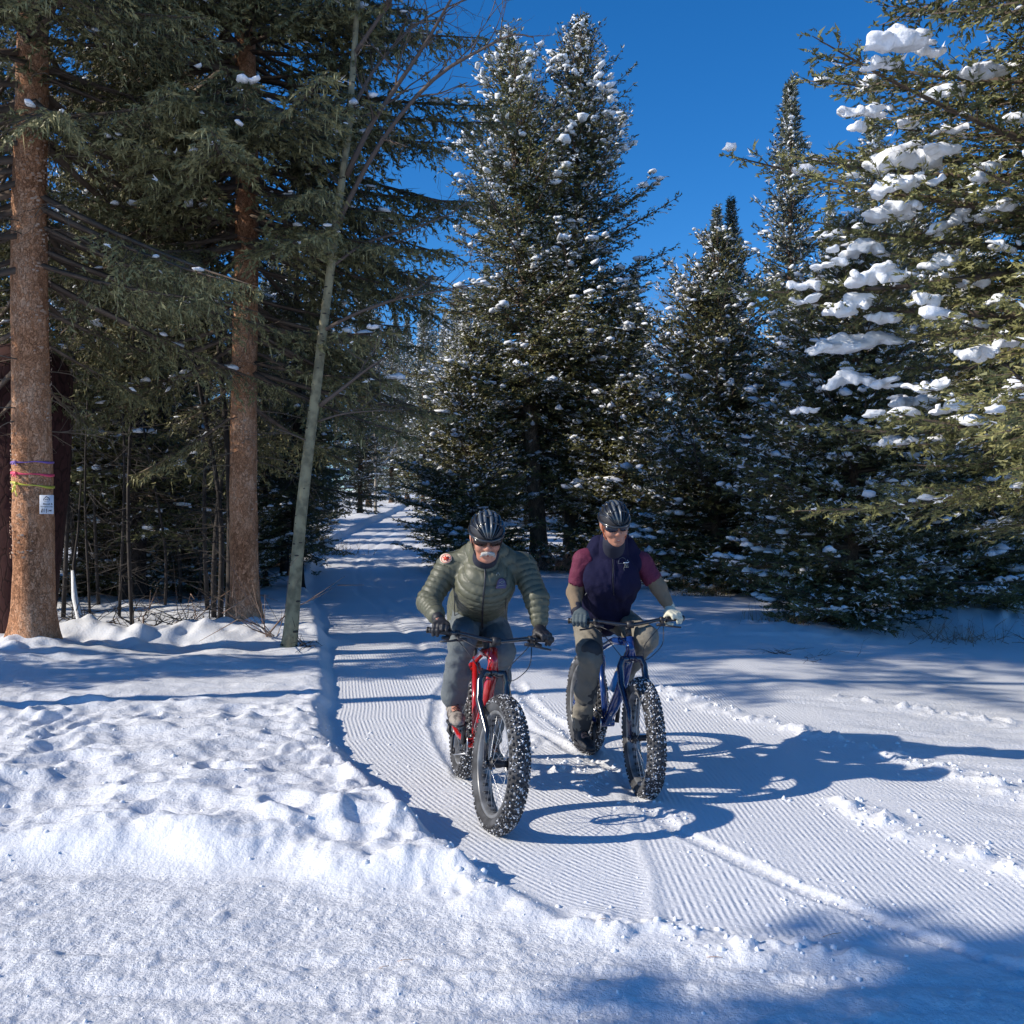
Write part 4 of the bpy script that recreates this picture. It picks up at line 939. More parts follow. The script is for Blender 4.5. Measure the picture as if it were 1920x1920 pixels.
for (x, y, s) in [(-9.2, 62, 1.0), (-9.6, 56, 1.1), (-6.6, 82, 1.2), (-8.4, 63, 1.1), (9.5, 58, 1.25), (11.0, 62, 1.35), (8.4, 64, 1.3), (10.2, 70, 1.4), (-3.0, 60, 1.2), (5.0, 44, .8)]:
    dup(T_A, (x, y, _k(x, y)), rs.uniform(0, 6), s, None)
# ---------------------------------------------------------------- undergrowth in the left wood
M['pole'] = mat('dark_pole', (.022, .018, .016), .9, noise=(4, (.05, .04, .034), .4, .6))
rng = np.random.RandomState(77)
POLES = [(118, 15.2, 9), (135, 17, 8), (165, 14.6, 5), (185, 16.5, 7), (205, 18.5, 10), (228, 15.5, 6), (310, 16.4, 6), (335, 18, 8), (352, 20, 7), (388, 15.8, 9), (404, 14.9, 11), (418, 14.3, 12), (430, 14.0, 14), (372, 18.2, 7), (150, 19.5, 12), (245, 14.3, 8), (500, 21, 12), (527, 27, 15)]
PLAB = ['thin dark stem closest to the right side of the flagged trunk', 'slim dead stem just left of the snow plastered crooked stem', 'slender dark stem just right of the snow plastered crooked stem',
        'dark stem in the middle of the gap left of the dark spruce trunk', 'thicker dark stem a little left of the dark spruce trunk', 'thin dark stem touching the left edge of the dark spruce trunk',
        'thin dark stem standing right of the dark spruce trunk', 'deeper dark stem right of the dark spruce trunk', 'far thin stem midway between the dark trunk and second orange trunk', 'leftmost of the close cluster of stems left of the second orange trunk',
        'second dark stem in the cluster left of the second orange trunk', 'third dark stem of the cluster beside the second orange trunk', 'thickest dark stem hugging the left side of the second orange trunk', 'faint thin stem left of the cluster beside the second orange trunk',
        'far dark stem seen low behind the snow plastered stem', 'thin dark stem in front of the dark spruce trunk', 'dark slim tree in the gap between second orange trunk and aspen', 'thin orange lit trunk far behind the leaning aspen']
for k, (px, d, wpx) in enumerate(POLES):
    x = (px-960)/1920*d; z0 = gz(x, d); H = rng.uniform(2.6, 6.5); r = wpx/1920*d/2
    b = np.array([x, d, z0-.1]); n = 9; t = np.linspace(0, 1, n)[:, None]
    bend = np.array([rng.normal()*.3, rng.normal()*.3, 0]); c = b+np.array([0, 0, H])*t+bend*t**2+np.array([.03, .02, 0])*np.sin(t*7+k)
    ro = empty('young_tree', tuple(b)); orange = px == 527
    tag(ro, PLAB[k], 'tree' if orange else 'sapling', None if orange else 'thin dark stems in the left wood')
    MB().tube(c-b, np.linspace(r, r*.45, n), 7).build('stem', M['bark_orange'] if orange else M['pole'], ro)
    P0 = []; P1 = []; A = []; B_ = []
    for q in range(60 if not orange else 10):
        u = rng.uniform(.05, .98); a = rng.uniform(0, 6.28); s = b+np.array([0, 0, H])*u+bend*u*u-b; L = rng.uniform(.25, .9)*(1.1-u*.6)
        dr = np.array([math.cos(a), math.sin(a), rng.uniform(-.4, .25)])
        e = s+dr*L; P0.append(s); P1.append(e); A.append(.006); B_.append(.003)
        for w_ in range(3):
            f_ = s+dr*L*rng.uniform(.3, .9); g = f_+(dr+rng.normal(size=3)*.7)*L*.35; P0.append(f_); P1.append(g); A.append(.004); B_.append(.002)
    V, F = tubes(P0, P1, A, B_, 3); tag(mesh_np('twigs', V, F, M['pole'], ro), kind='stuff')
# snow covered leaning stem
cs = np.array([P(148, 1150, 13.4), P(140, 1080, 13.4), P(138, 1040, 13.4), P(146, 1120, 13.3), P(155, 1190, 13.1)])
ls = empty('snowy_stem', tuple(cs[-1])); tag(ls, 'thin crooked stem plastered with snow rising right of the flagged trunk', 'dead branch')
MB().tube(np.array([P(160, 1215, 13.1), P(152, 1165, 13.2), P(142, 1120, 13.3), P(138, 1060, 13.4), P(146, 1000, 13.5), P(152, 900, 13.6)])-cs[-1], [.05, .04, .03, .02, .015, .01], 8).build('stem', M['pole'], ls)
MB().tube(np.array([P(158, 1212, 13.05), P(150, 1165, 13.12), P(140, 1120, 13.22), P(136, 1070, 13.33)])-cs[-1], [.06, .042, .04, .02], 8).build('snow', M['snow_clump'], ls)
# logs, brush piles and shrubs
def brush(name, c, size, n, L, r, m, label, cat, seed, up=.5, group=None, curve=.25):
    rng = np.random.RandomState(seed); P0 = []; P1 = []; A = []; B = []
    for k in range(n):
        p = np.array([rng.normal()*size[0], rng.normal()*size[1], 0]); 
        d = np.array([rng.normal(), rng.normal(), abs(rng.normal())*up+.05]); d /= np.linalg.norm(d); ll = L*rng.uniform(.4, 1.2); rr = r*rng.uniform(.5, 1.3)
        for i in range(5):
            q = p+d*ll/5; P0.append(p); P1.append(q); A.append(rr*(1-i*.17)); B.append(rr*(1-(i+1)*.17)); p = q; d = d+rng.normal(size=3)*curve; d /= np.linalg.norm(d)
            if rng.rand() < .35: P0.append(p); P1.append(p+(d+rng.normal(size=3)*.6)*ll*.25); A.append(rr*.6); B.append(rr*.2)
    V, F = tubes(P0, P1, A, B, 4); V[:, 2] = np.maximum(V[:, 2], -.05)
    o = mesh_np(name, V, F, M[m]); o.location = c; tag(o, label, cat, group, 'stuff'); return o
M['brush'] = mat('brush_wood', (.16, .10, .07), .9, noise=(5, (.30, .2, .14), .4, .6))
M['red_brush'] = mat('reddish_stems', (.20, .12, .09), .85, noise=(6, (.36, .25, .18), .4, .6))
M['dry_grass'] = mat('dry_grass', (.34, .24, .11), .85, noise=(8, (.18, .10, .06), .4, .6))
def onz(x, y, dz=0): return (x, y, gz(x, y)+dz)
brush('brush_pile', onz(-4.45, 13.2), (.35, .2), 60, .7, .010, 'brush', 'pile of broken branches half buried in snow between the orange trunks', 'brushwood', 1, .25)
brush('brush_pile', onz(-3.95, 13.5), (.18, .15), 40, .5, .009, 'brush', 'tangle of curled twigs at the left foot of the second orange trunk', 'brushwood', 2, .5, curve=.5)
brush('brush_pile', onz(-5.9, 14.3), (.4, .3), 40, .8, .010, 'pole', 'dark fallen twigs in the shade right of the flagged trunk', 'brushwood', 3, .3)
brush('shrub', onz(1.25, 26.6), (.55, .3), 260, .7, .011, 'red_brush', 'leafless reddish shrub at the foot of the tall twin trunks', 'shrub', 4, 1.0)
brush('shrub', onz(2.3, 26.8), (.3, .25), 70, .5, .009, 'red_brush', 'small leafless shrub right of the twin trunks behind the riders', 'shrub', 5, 1.0)
brush('dry_grass', onz(3.9, 20.6), (.30, .12), 90, .30, .005, 'dry_grass', 'yellow dry grass tuft poking from snow right of the far rider', 'grass', 6, 2.5, curve=.1)
brush('dry_grass', onz(4.25, 15.2), (.35, .15), 110, .28, .004, 'dry_grass', 'reddish dry grass below the bushy spruce at the trail edge', 'grass', 7, 2.0, curve=.1)
brush('dry_grass', onz(-5.6, 31.5), (.5, .2), 120, .45, .008, 'dry_grass', 'yellow grass patch on the left bank of the far trail', 'grass', 8, 2.5, curve=.1)
brush('dry_grass', onz(6.2, 14.6), (.9, .3), 120, .4, .005, 'brush', 'dry stems sticking out of the snow under the right hand bushes', 'grass', 9, 1.2, curve=.15)
brush('shrub', onz(-2.95, 12.35), (.06, .04), 9, 1.7, .011, 'red_brush', 'slim leafless shrub between the second orange trunk and the aspen', 'shrub', 10, 1.6, curve=.12)
brush('dead_twig', onz(-2.42, 11.9), (.05, .05), 10, .35, .006, 'pole', 'dark broken twigs at the right foot of the aspen', 'twigs', 11, .8)
brush('dead_twig', onz(3.2, 12.2), (.5, .25), 16, .35, .004, 'pole', 'a few dark twigs lying on the shaded trail at the right', 'twigs', 12, .1)
M['needle'] = mat('fallen_needle', (.42, .22, .10), .7)
for k, (px, py) in enumerate([(760, 1800), (1130, 1750), (1128, 1847), (1560, 1757), (1340, 1802), (720, 1815)]):
    d = 3225/(py-960); x = (px-960)/1920*d; a = rng.uniform(-.5, .5); L = rng.uniform(.012, .03)*(2 if k == 3 else 1); z = gz(x, d)+.004
    o = MB().tube([(-L*math.cos(a), -L*math.sin(a), 0), (0, .002, .003), (L*math.cos(a), L*math.sin(a), .001)], .0011, 5).build('fallen_needle', M['needle']); o.location = (x, d, z)
    tag(o, 'tiny orange dry needle lying on the snow in the foreground', 'needle', 'dry needles on the foreground snow')
# ---------------------------------------------------------------- fat tyre bicycles
M['rubber'] = mat('tyre_rubber', (.030, .030, .032), .75, noise=(9, (.085, .088, .095), .42, .66))
def knob_mat():
    m = mat('snowy_tread', (.022, .022, .025), .7); t = m.node_tree; b = t.nodes['Principled BSDF']
    g = t.nodes.new('ShaderNodeNewGeometry'); n = t.nodes.new('ShaderNodeTexNoise'); n.inputs['Scale'].default_value = 42; n.inputs['Detail'].default_value = 3
    tc = t.nodes.new('ShaderNodeTexCoord'); t.links.new(tc.outputs['Object'], n.inputs['Vector'])
    r = t.nodes.new('ShaderNodeMapRange'); r.inputs[1].default_value = .55; r.inputs[2].default_value = .62
    x = t.nodes.new('ShaderNodeMix'); x.data_type = 'RGBA'; x.inputs[6].default_value = (.022, .022, .026, 1); x.inputs[7].default_value = (.46, .48, .52, 1)
    t.links.new(n.outputs[0], r.inputs[0]); t.links.new(r.outputs[0], x.inputs[0]); t.links.new(x.outputs[2], b.inputs['Base Color']); return m
M['tread'] = knob_mat()
M['rim'] = mat('rim_satin', (.26, .265, .27), .38, metal=.4, noise=(12, (.14, .14, .14), .4, .6)); M['rim_dark'] = mat('rim_black', (.03, .03, .034), .3, coat=.5)
M['black_gloss'] = mat('black_gloss', (.012, .012, .016), .16, coat=1.0); M['black_matt'] = mat('black_parts', (.022, .022, .026), .45)
M['steel'] = mat('steel', (.55, .55, .56), .3, metal=1); M['blue_decal'] = mat('blue_decal', (.02, .22, .55), .4)
M['red_frame'] = mat('red_frame_paint', (.42, .010, .010), .2, coat=1.0); M['blue_frame'] = mat('blue_frame_paint', (.008, .036, .17), .2, coat=1.0)
M['blue_fork'] = mat('dark_blue_fork', (.010, .012, .045), .18, coat=1.0)
M['light_blue'] = mat('light_blue_bottle', (.02, .28, .75), .3)
RW = .365
def wheel(name, parent, c, f, decal, snow_pack, seed):
    """f: function applying steer to local points"""
    rng = np.random.RandomState(seed); c = np.asarray(c, float)
    def tor(R, prof):  # prof list of (y, r)
        n = 72; a = np.arange(n)*2*np.pi/n; m = len(prof)
        V = np.array([[(r)*math.cos(t), y, (r)*math.sin(t)] for t in a for (y, r) in prof])+c
        i = np.arange(n); F = []
        for j in range(m):
            j2 = (j+1) % m
            F.append(np.stack([i*m+j, i*m+j2, ((i+1) % n)*m+j2, ((i+1) % n)*m+j], 1))
        return V, np.concatenate(F)
    # rim: wide shallow band
    rp = [(-.040, .262), (-.040, .275), (-.036, .279), (.036, .279), (.040, .275), (.040, .262), (.034, .258), (.012, .252), (-.012, .252), (-.034, .258)]
    V, F = tor(0, rp); rim = mesh_np(name, f(V), F[:, ::-1], M['rim' if decal != 'dark' else 'rim_dark'], parent, smooth=False)
    # cut-outs in the rim floor
    mb = MB()
    for k in range(32):
        a0 = (k+.5)/32*2*np.pi; da = .038
        V = np.array([[rr*math.cos(a0+s*da), y, rr*math.sin(a0+s*da)] for s in (-1, 1) for (y, rr) in ((-.014, .2505), (.014, .2505), (.014, .256), (-.014, .256))])+c
        mb.add(V, np.array([[0, 1, 5, 4], [1, 2, 6, 5], [3, 0, 4, 7], [3, 2, 1, 0], [4, 5, 6, 7], [2, 3, 7, 6]]))
    tag(mb.xform(f).build('rim_cutouts', M['black_matt'], rim, smooth=False), kind='stuff')
    # tyre carcass
    tp = []
    for k in range(18):
        a = -2.45+4.9*k/17; tp.append((.053*math.sin(a), .309+.048*math.cos(a)))
    V, F = tor(0, tp); mesh_np('tyre', f(V), F[:, ::-1], M['rubber'], rim)
    kb = MB(); nr = 66
    for k in range(nr):
        th = k/nr*2*np.pi
        for q, ph in enumerate((-1.30, -.92, -.50, -.17, .17, .50, .92, 1.30)):
            t_ = th+((q % 2) ^ (1 if q > 3 else 0))*np.pi/nr+rng.normal()*.002
            r_ = .309+.048*math.cos(ph); y = .053*math.sin(ph)
            er = np.array([math.cos(t_), 0, math.sin(t_)]); et = np.array([-math.sin(t_), 0, math.cos(t_)]); ey = np.array([0, 1., 0])
            nn = er*math.cos(ph)+ey*math.sin(ph); ss = ey*math.cos(ph)-er*math.sin(ph)
            cc = c+er*r_+ey*y; h = .0068; a_ = .0068*rng.uniform(.8, 1.15); b_ = .0105*rng.uniform(.8, 1.1)
            Vk = []
            for hh, s in ((-.002, 1), (h, .78)):
                for u, v in ((-1, -1), (1, -1), (1, 1), (-1, 1)): Vk.append(cc+nn*hh+et*u*b_*s*.8+ss*v*a_*s)
            kb.add(np.array(Vk), np.array([[4, 5, 6, 7], [0, 1, 5, 4], [1, 2, 6, 5], [2, 3, 7, 6], [3, 0, 4, 7]]))
    tag(kb.xform(f).build('tread_knobs', M['tread'], rim, smooth=False), kind='stuff')
    # snow packed between knobs
    n = 700; V0, F0 = ico(1); th = rng.uniform(0, 6.283, n); ph = np.clip(rng.normal(size=n)*.62, -1.4, 1.4)
    er = np.stack([np.cos(th), 0*th, np.sin(th)], 1); cc = c+er*(.309+.050*np.cos(ph))[:, None]+np.stack([0*th, .054*np.sin(ph), 0*th], 1)
    rr = rng.uniform(.0022, .0060, n)*snow_pack
    Vv = (V0[None]*rr[:, None, None]*rng.uniform(.6, 1.3, (n, len(V0), 1))+cc[:, None]).reshape(-1, 3)
    Vo = np.array([[1, 0, 0], [0, 1, 0], [-1, 0, 0], [0, -1, 0], [0, 0, 1], [0, 0, -1.]]); Fo = np.array([[0, 1, 4], [1, 2, 4], [2, 3, 4], [3, 0, 4], [1, 0, 5], [2, 1, 5], [3, 2, 5], [0, 3, 5]])
    Vv = (Vo[None]*rr[:, None, None]*rng.uniform(.6, 1.5, (n, 6, 1))+cc[:, None]).reshape(-1, 3)
    tag(mesh_np('packed_snow', f(Vv), (Fo[None]+(np.arange(n)*6)[:, None, None]).reshape(-1, 3), M['snow_clump'], rim, smooth=False), kind='stuff')
    # spokes, hub, rotor
    P0 = []; P1 = []
    for k in range(32):
        a = k/32*2*np.pi; sd_ = 1 if k % 2 else -1; ah = a+(.9 if (k//2) % 2 else -.9)
        P0.append(c+[.028*math.cos(ah), sd_*.048, .028*math.sin(ah)]); P1.append(c+[.254*math.cos(a), sd_*.012, .254*math.sin(a)])
    V, F = tubes(P0, P1, .0013, .0013, 4); tag(mesh_np('spokes', f(V), F, M['steel'], rim), kind='stuff')
    hb = MB().cyl(c+[0, -.066, 0], c+[0, .066, 0], .018, 16)
    for s in (-1, 1): hb.cyl(c+[0, s*.045, 0], c+[0, s*.051, 0], .033, 20)
    hb.xform(f).build('hub', M['black_matt'], rim)
    n = 40; a = np.arange(n)*2*np.pi/n; ro = .090+.002*np.sin(a*10); V = []
    for yy in (.0590, .0608):
        V.append(np.stack([ro*np.cos(a), 0*a+yy, ro*np.sin(a)], 1)); V.append(np.stack([.074*np.cos(a), 0*a+yy, .074*np.sin(a)], 1))
    V = np.concatenate(V)+c; i = np.arange(n); j = (i+1) % n
    F = np.concatenate([np.stack([i, j, n+j, n+i], 1), np.stack([2*n+j, 2*n+i, 3*n+i, 3*n+j], 1), np.stack([j, i, 2*n+i, 2*n+j], 1), np.stack([n+i, n+j, 3*n+j, 3*n+i], 1)])
    rt = MB().add(V, F)
    for k in range(5): aa = k*2*np.pi/5; rt.cyl(c+[.02*math.cos(aa), .06, .02*math.sin(aa)], c+[.078*math.cos(aa+.5), .06, .078*math.sin(aa+.5)], .004, 6)
    rt.xform(f).build('disc_rotor', M['steel'], rim)
    return rim
def make_bike(name, label, loc, yaw_deg, steer_deg, lean_deg, frame, fork, accent, crank_deg, rimk, seed, rise=0):
    root = empty(name, loc)
    tag(root, label, 'bicycle', 'fat tyre bicycles ridden on the snow')
    psi = R_(yaw_deg)-math.pi/2       # local x (forward) -> world
    Rz = Matrix.Rotation(psi, 4, 'Z'); Rx = Matrix.Rotation(R_(lean_deg), 4, 'X')
    MW = Matrix.Translation(loc) @ Rz @ Rx
    root.matrix_world = MW; root.rotation_euler = (Rz@Rx).to_euler()
    Mnp = np.array(MW)
    ax0 = np.array([1.085, 0, RW]); axd = np.array([-.40, 0, 1.]); axd /= np.linalg.norm(axd); ap = np.array([1.105-.045/axd[2]*1.0, 0, RW])
    st = R_(steer_deg); K = np.array([[0, -axd[2], axd[1]], [axd[2], 0, -axd[0]], [-axd[1], axd[0], 0]]); Rs = np.eye(3)+math.sin(st)*K+(1-math.cos(st))*K@K
    def f(V): return (np.asarray(V)-ap)@Rs.T+ap
    idt = lambda V: np.asarray(V)
    def axp(z): return ap+axd*(z-RW)/axd[2]
    BB = np.array([.44, 0, .315]); rh = np.array([0, 0, RW]); fh = np.array([1.16, 0, RW])
    wheel('rear_wheel', root, rh, idt, rimk, 1.0, seed); wheel('front_wheel', root, fh, f, rimk, 1.0, seed+1)
    h1 = axp(.815); h0 = axp(.925)
    stp = BB+(np.array([.245, 0, .80])-BB); fm = MB()
    fm.tube([h1-axd*.005, h0+axd*.005], [.030, .027], 18)
    dt = np.array([BB+[.02, 0, .01], BB*.5+h1*.5+[.03, 0, -.015], h1+axd*.025]); fm.tube([dt[0], .75*dt[0]+.25*dt[2]+[.01, 0, -.012], dt[1], dt[2]], [.030, .036, .036, .030], 18)
    fm.tube([stp+[.01, 0, -.02], (stp+h0)/2+[0, 0, .01], h0-axd*.025], [.020, .024, .026], 16)
    fm.tube([BB, stp], [.022, .019], 16)
    for s in (-1, 1):
        fm.tube([stp+[0, s*.018, -.04], [.14, s*.075, .66], [.05, s*.088, .50], rh+[0, s*.088, .03]], [.013, .013, .012, .014], 12)
        fm.tube([BB+[-.02, s*.045, 0], [.28, s*.075, .325], [.12, s*.086, .345], rh+[0, s*.088, 0]], [.017, .016, .014, .014], 12)
        fm.sphere(rh+[0, s*.09, 0], [.026, .006, .026])
    fm.cyl([.175, -.066, .715], [.175, .066, .715], .012, 10)
    fm.cyl(BB-[0, .052, 0], BB+[0, .052, 0], .028, 18)
    fr = fm.build('frame', M[frame], root)
    # fork
    fk = MB(); cr = axp(.795); up = axd
    for s in (-1, 1):
        fk.tube([cr+[0, s*.012, 0], cr+[.012, s*.058, .008], cr+[.020, s*.076, -.035], cr+[.05, s*.080, -.14], fh+[-.035, s*.078, .16], fh+[-.004, s*.078, .01]], [.024, .023, .021, .020, .016, .012], 14)
        fk.sphere(fh+[0, s*.08, 0], [.022, .008, .024])
    fk.cyl(cr-up*.01, cr+up*.022, .028, 16); fk.xform(f).build('fork', M[fork], root)
    MB().cyl(fh-[0, .092, 0], fh+[0, .092, 0], .010, 12).xform(f).build('front_axle', M['black_matt'], root)
    # stem, bar, grips, levers
    stem = MB(); tc = axp(.965+rise); bc = tc+[.055, 0, .012]
    stem.cyl(axp(.93), axp(.985+rise), .019, 14); stem.tube([tc, bc], [.018, .019], 12); stem.cyl(bc-[0, .022, 0], bc+[0, .022, 0], .023, 14)
    stem.xform(f).build('stem', M['black_matt'], root)
    bp = lambda y: bc+[-.10*(abs(y)/.36)**1.6, y, .018*min(1, abs(y)/.12)*0+.022*min(1, max(0, abs(y)-.03)/.16)]
    hb = MB().tube([bp(y) for y in np.linspace(-.365, .365, 31)], .0125, 10); hb.xform(f).build('handlebar', M['black_gloss'], root)
    for s in (-1, 1):
        g = MB(); g.tube([bp(s*y) for y in np.linspace(.245, .368, 9)], .0165, 12)
        for y in (.245, .366): g.tube([bp(s*y), bp(s*(y+.008))], .0185, 12)
        g.xform(f).build('grip', M['black_matt'], root)
        lv = MB(); b0 = bp(s*.215); lv.cyl(b0-[0, s*.012, 0], b0+[0, s*.012, 0], .019, 12)
        lv.tube([b0+[.012, 0, -.012], b0+[.045, s*.005, -.028], b0+[.05, -s*.045, -.026]], [.013, .012, .009], 10)
        lv.tube([b0+[.045, s*.005, -.03], b0+[.062, s*.05, -.038], b0+[.058, s*.11, -.046]], [.008, .006, .0055], 8)
        lv.xform(f).build('brake_lever', M['black_matt'], root)
    cb = MB()
    def cable(p, r=.0026):
        p = np.array(p, float); t = np.linspace(0, len(p)-1, 22); q = np.stack([np.interp(t, np.arange(len(p)), p[:, k]) for k in range(3)], 1)
        for _ in range(4): q[1:-1] = (q[:-2]+2*q[1:-1]+q[2:])/4
        cb.tube(q, r, 6)
    b0 = bp(-.20); b1 = bp(.20)
    cable([f(b0+[.05, .0, -.026]), f(b0+[.13, .06, -.05]), f(bc+[.10, -.04, -.10]), h1+[.05, -.03, .05], h1+[-.05, -.025, -.04]])
    cable([f(b1+[.05, .0, -.026]), f(b1+[.13, -.06, -.06]), f(bc+[.10, .05, -.13]), f(cr+[.06, .07, -.02]), f(fh+[-.03, .09, .2])])
    cable([f(b1+[.02, .02, -.03]), f(b1+[.10, .0, -.15]), f(bc+[.07, .09, -.22]), h1+[.0, .035, -.02], h1+[-.12, .03, -.12]])
    cable([f(b0+[.02, -.02, -.03]), f(b0+[.12, .04, -.10]), f(bc+[.09, -.07, -.20]), h1+[.0, -.035, -.02], h1+[-.12, -.03, -.12]])
    cb.build('cables', M['black_matt'], root)
    # seat
    sp1 = stp+np.array([-.035, 0, .115]); MB().cyl(stp-[-.01, 0, .05], sp1, .0145, 12).build('seatpost', M['black_matt'], root)
    V, F = sdf_mesh([('c', sp1+[-.10, 0, .035], sp1+[.0, 0, .03], .062, .035, ((0, 0, 1), .45)), ('c', sp1+[0, 0, .03], sp1+[.15, 0, .028], .035, .018, ((0, 0, 1), .6))], .008, .02)
    mesh_np('saddle', V, F, M['black_matt'], root)
    # drivetrain (on the rider's right: y < 0)
    ca = R_(crank_deg); cd = np.array([math.cos(ca), 0, math.sin(ca)])*.170; PED = {}
    for s, sg_ in ((-1, 1), (1, -1)):
        e = BB+[0, s*.075, 0]; pe = e+cd*sg_+[0, s*.012, 0]
        MB().tube([e, e+cd*sg_*.5+[0, s*.008, 0], pe], [.016, .013, .013], 10).build('crank_arm', M['black_matt'], root)
        MB().cyl(pe, pe+[0, s*.035, 0], .008, 8).box(pe+[0, s*.062, 0], (.10, .085, .018)).build('pedal', M['black_matt'], root)
        PED[s] = pe+[0, s*.055, .012]
    n = 32; a = np.arange(n)*2*np.pi/n
    def ringplate(c, r, r2, th, teeth):
        V = []
        for yy in (-th/2, th/2):
            V.append(np.stack([(r+.004*(np.arange(n*1) % 2)*teeth)*np.cos(a), 0*a+yy, (r+.004*(np.arange(n) % 2)*teeth)*np.sin(a)], 1)); V.append(np.stack([r2*np.cos(a), 0*a+yy, r2*np.sin(a)], 1))
        i = np.arange(n); j = (i+1) % n
        return np.concatenate(V)+c, np.concatenate([np.stack([j, i, n+i, n+j], 1), np.stack([2*n+i, 2*n+j, 3*n+j, 3*n+i], 1), np.stack([i, j, 2*n+j, 2*n+i], 1), np.stack([n+j, n+i, 3*n+i, 3*n+j], 1)])
    cr_ = MB(); cr_.add(*ringplate(BB+[0, -.058, 0], .062, .045, .004, 1)); cr_.cyl(BB-[0, .055, 0], BB-[0, .062, 0], .03, 14)
    for k in range(4): aa = k*np.pi/2; cr_.cyl(BB+[0, -.058, 0], BB+[.052*math.cos(aa), -.058, .052*math.sin(aa)], .006, 6)
    cr_.build('chainring', M['black_matt'], root)
    cs_ = MB()
    for k in range(6): cs_.add(*ringplate(rh+[0, -.050-.005*k, 0], .080-.010*k, .02, .002, 1))
    cs_.build('cassette', M['steel'], root)
    d1 = rh+np.array([.03, -.072, -.095]); d2 = rh+np.array([.06, -.072, -.185])
    MB().tube([rh+[0, -.095, -.03], rh+[-.01, -.10, -.07], d1+[0, -.012, 0]], [.012, .016, .012], 8).box((d1+d2)/2+[0, -.010, 0], (.035, .008, .12)).cyl(d1+[0, .006, 0], d1-[0, .006, 0], .022, 14).cyl(d2+[0, .006, 0], d2-[0, .006, 0], .022, 14).build('derailleur', M['black_matt'], root)
    up_ = [rh+[.0, -.062, .062], BB+[0, -.058, .064]]; lo_ = [BB+[.0, -.058, -.064], d2+[.005, 0, -.022], d2+[-.02, 0, 0], d1+[.022, 0, 0], rh+[.02, -.062, -.05]]
    MB().tube(up_, .004, 6).tube([BB+np.array([.066*math.cos(t), -.058, .066*math.sin(t)]) for t in np.linspace(np.pi/2, -np.pi/2, 9)], .004, 6).tube(lo_, .004, 6).build('chain', M['steel'], root)
    if accent == 'bottle':
        q = BB*.45+h1*.55+np.array([-.045, 0, .045]); dd = (h1-BB)/np.linalg.norm(h1-BB)
        MB().tube([q-dd*.10, q-dd*.02, q+dd*.05, q+dd*.07, q+dd*.085], [.030, .031, .030, .014, .012], 14).build('bottle', M['light_blue'], root)
    def W(p): p = np.atleast_2d(p); return (p@Mnp[:3, :3].T+Mnp[:3, 3])
    info = dict(grip={s: W(f(bp(s*.305)))[0] for s in (-1, 1)}, bardir={s: norm(W(f(bp(s*.35)))[0]-W(f(bp(s*.26)))[0]) for s in (-1, 1)},
                lever={s: W(f(bp(s*.27)+[.055, 0, -.042]))[0] for s in (-1, 1)}, pedal={s: W(PED[s])[0] for s in (-1, 1)}, saddle=W(sp1+[-.04, 0, .06])[0],
                fwd=Mnp[:3, 0], left=Mnp[:3, 1], up=Mnp[:3, 2], bar=W(f(bc))[0])
    return root, info
def on_ground(x, y): return Vector((x, y, gz(x, y)-.006))
hv = lambda yaw: np.array([math.sin(R_(yaw)), -math.cos(R_(yaw))])
Y1, Y2 = 11.0, 13.4
f1 = np.array([-.10, 5.40]); r1 = f1-1.16*hv(Y1); f2 = np.array([.785, 6.14]); r2 = f2-1.16*hv(Y2)
BK1, I1 = make_bike('fat_tyre_bicycle', 'red fat tyre bicycle with black fork, nearest the camera', on_ground(*r1), Y1, 8, -3.5, 'red_frame', 'black_gloss', None, 55, 'silver', 100)
BK2, I2 = make_bike('fat_tyre_bicycle', 'blue fat tyre bicycle under the rider in the navy vest', on_ground(*r2), Y2, -7, -2.0, 'blue_frame', 'blue_fork', 'bottle', -92, 'silver', 200, .035)
print('bike1', {k: (v if not isinstance(v, dict) else {a: b.round(3) for a, b in v.items()}) for k, v in I1.items()})
def px_of(p): return (960+p[0]/p[1]*1920, 960-(p[2]-CH)/p[1]*1920)
for I in (I1, I2): print('grips px', [px_of(I['grip'][s]) for s in (-1, 1)], 'saddle', px_of(I['saddle']), 'ped', [px_of(I['pedal'][s]) for s in (-1, 1)])
# ---------------------------------------------------------------- riders
M['skin'] = mat('skin', (.50, .24, .16), .5, noise=(14, (.42, .17, .11), .4, .7))
M['skin2'] = mat('skin_tan', (.46, .22, .145), .5, noise=(14, (.40, .17, .11), .4, .7))
M['lips'] = mat('lips', (.30, .09, .07), .5); M['teeth'] = mat('teeth', (.42, .38, .33), .4)
M['grey_hair'] = mat('grey_hair', (.46, .44, .40), .8, bump=(160, .002)); M['brown_hair'] = mat('short_hair', (.20, .15, .12), .8, bump=(160, .002))
M['jacket'] = mat('sage_jacket', (.125, .126, .086), .46, spec=.35, noise=(5, (.10, .102, .070), .4, .6), bump=(70, .0015)); M['zip'] = mat('zip_black', (.012, .013, .02), .4)
M['collar'] = mat('dark_collar', (.015, .018, .035), .8)
M['grey_trousers'] = mat('grey_trousers', (.135, .152, .155), .85, noise=(6, (.105, .12, .13), .4, .6), bump=(22, .010))
M['khaki'] = mat('khaki_trousers', (.225, .205, .165), .85, noise=(6, (.185, .168, .135), .4, .6), bump=(22, .010))
M['dark_patch'] = mat('dark_reinforcement', (.045, .047, .05), .8)
M['vest'] = mat('navy_fleece', (.013, .013, .038), .95, spec=.1, bump=(16, .012)); M['shirt'] = mat('maroon_shirt', (.10, .008, .034), .8, noise=(220, (.14, .018, .052), .4, .6), bump=(24, .008))
M['sleeve'] = mat('tan_base_layer', (.20, .150, .10), .85, bump=(26, .006))
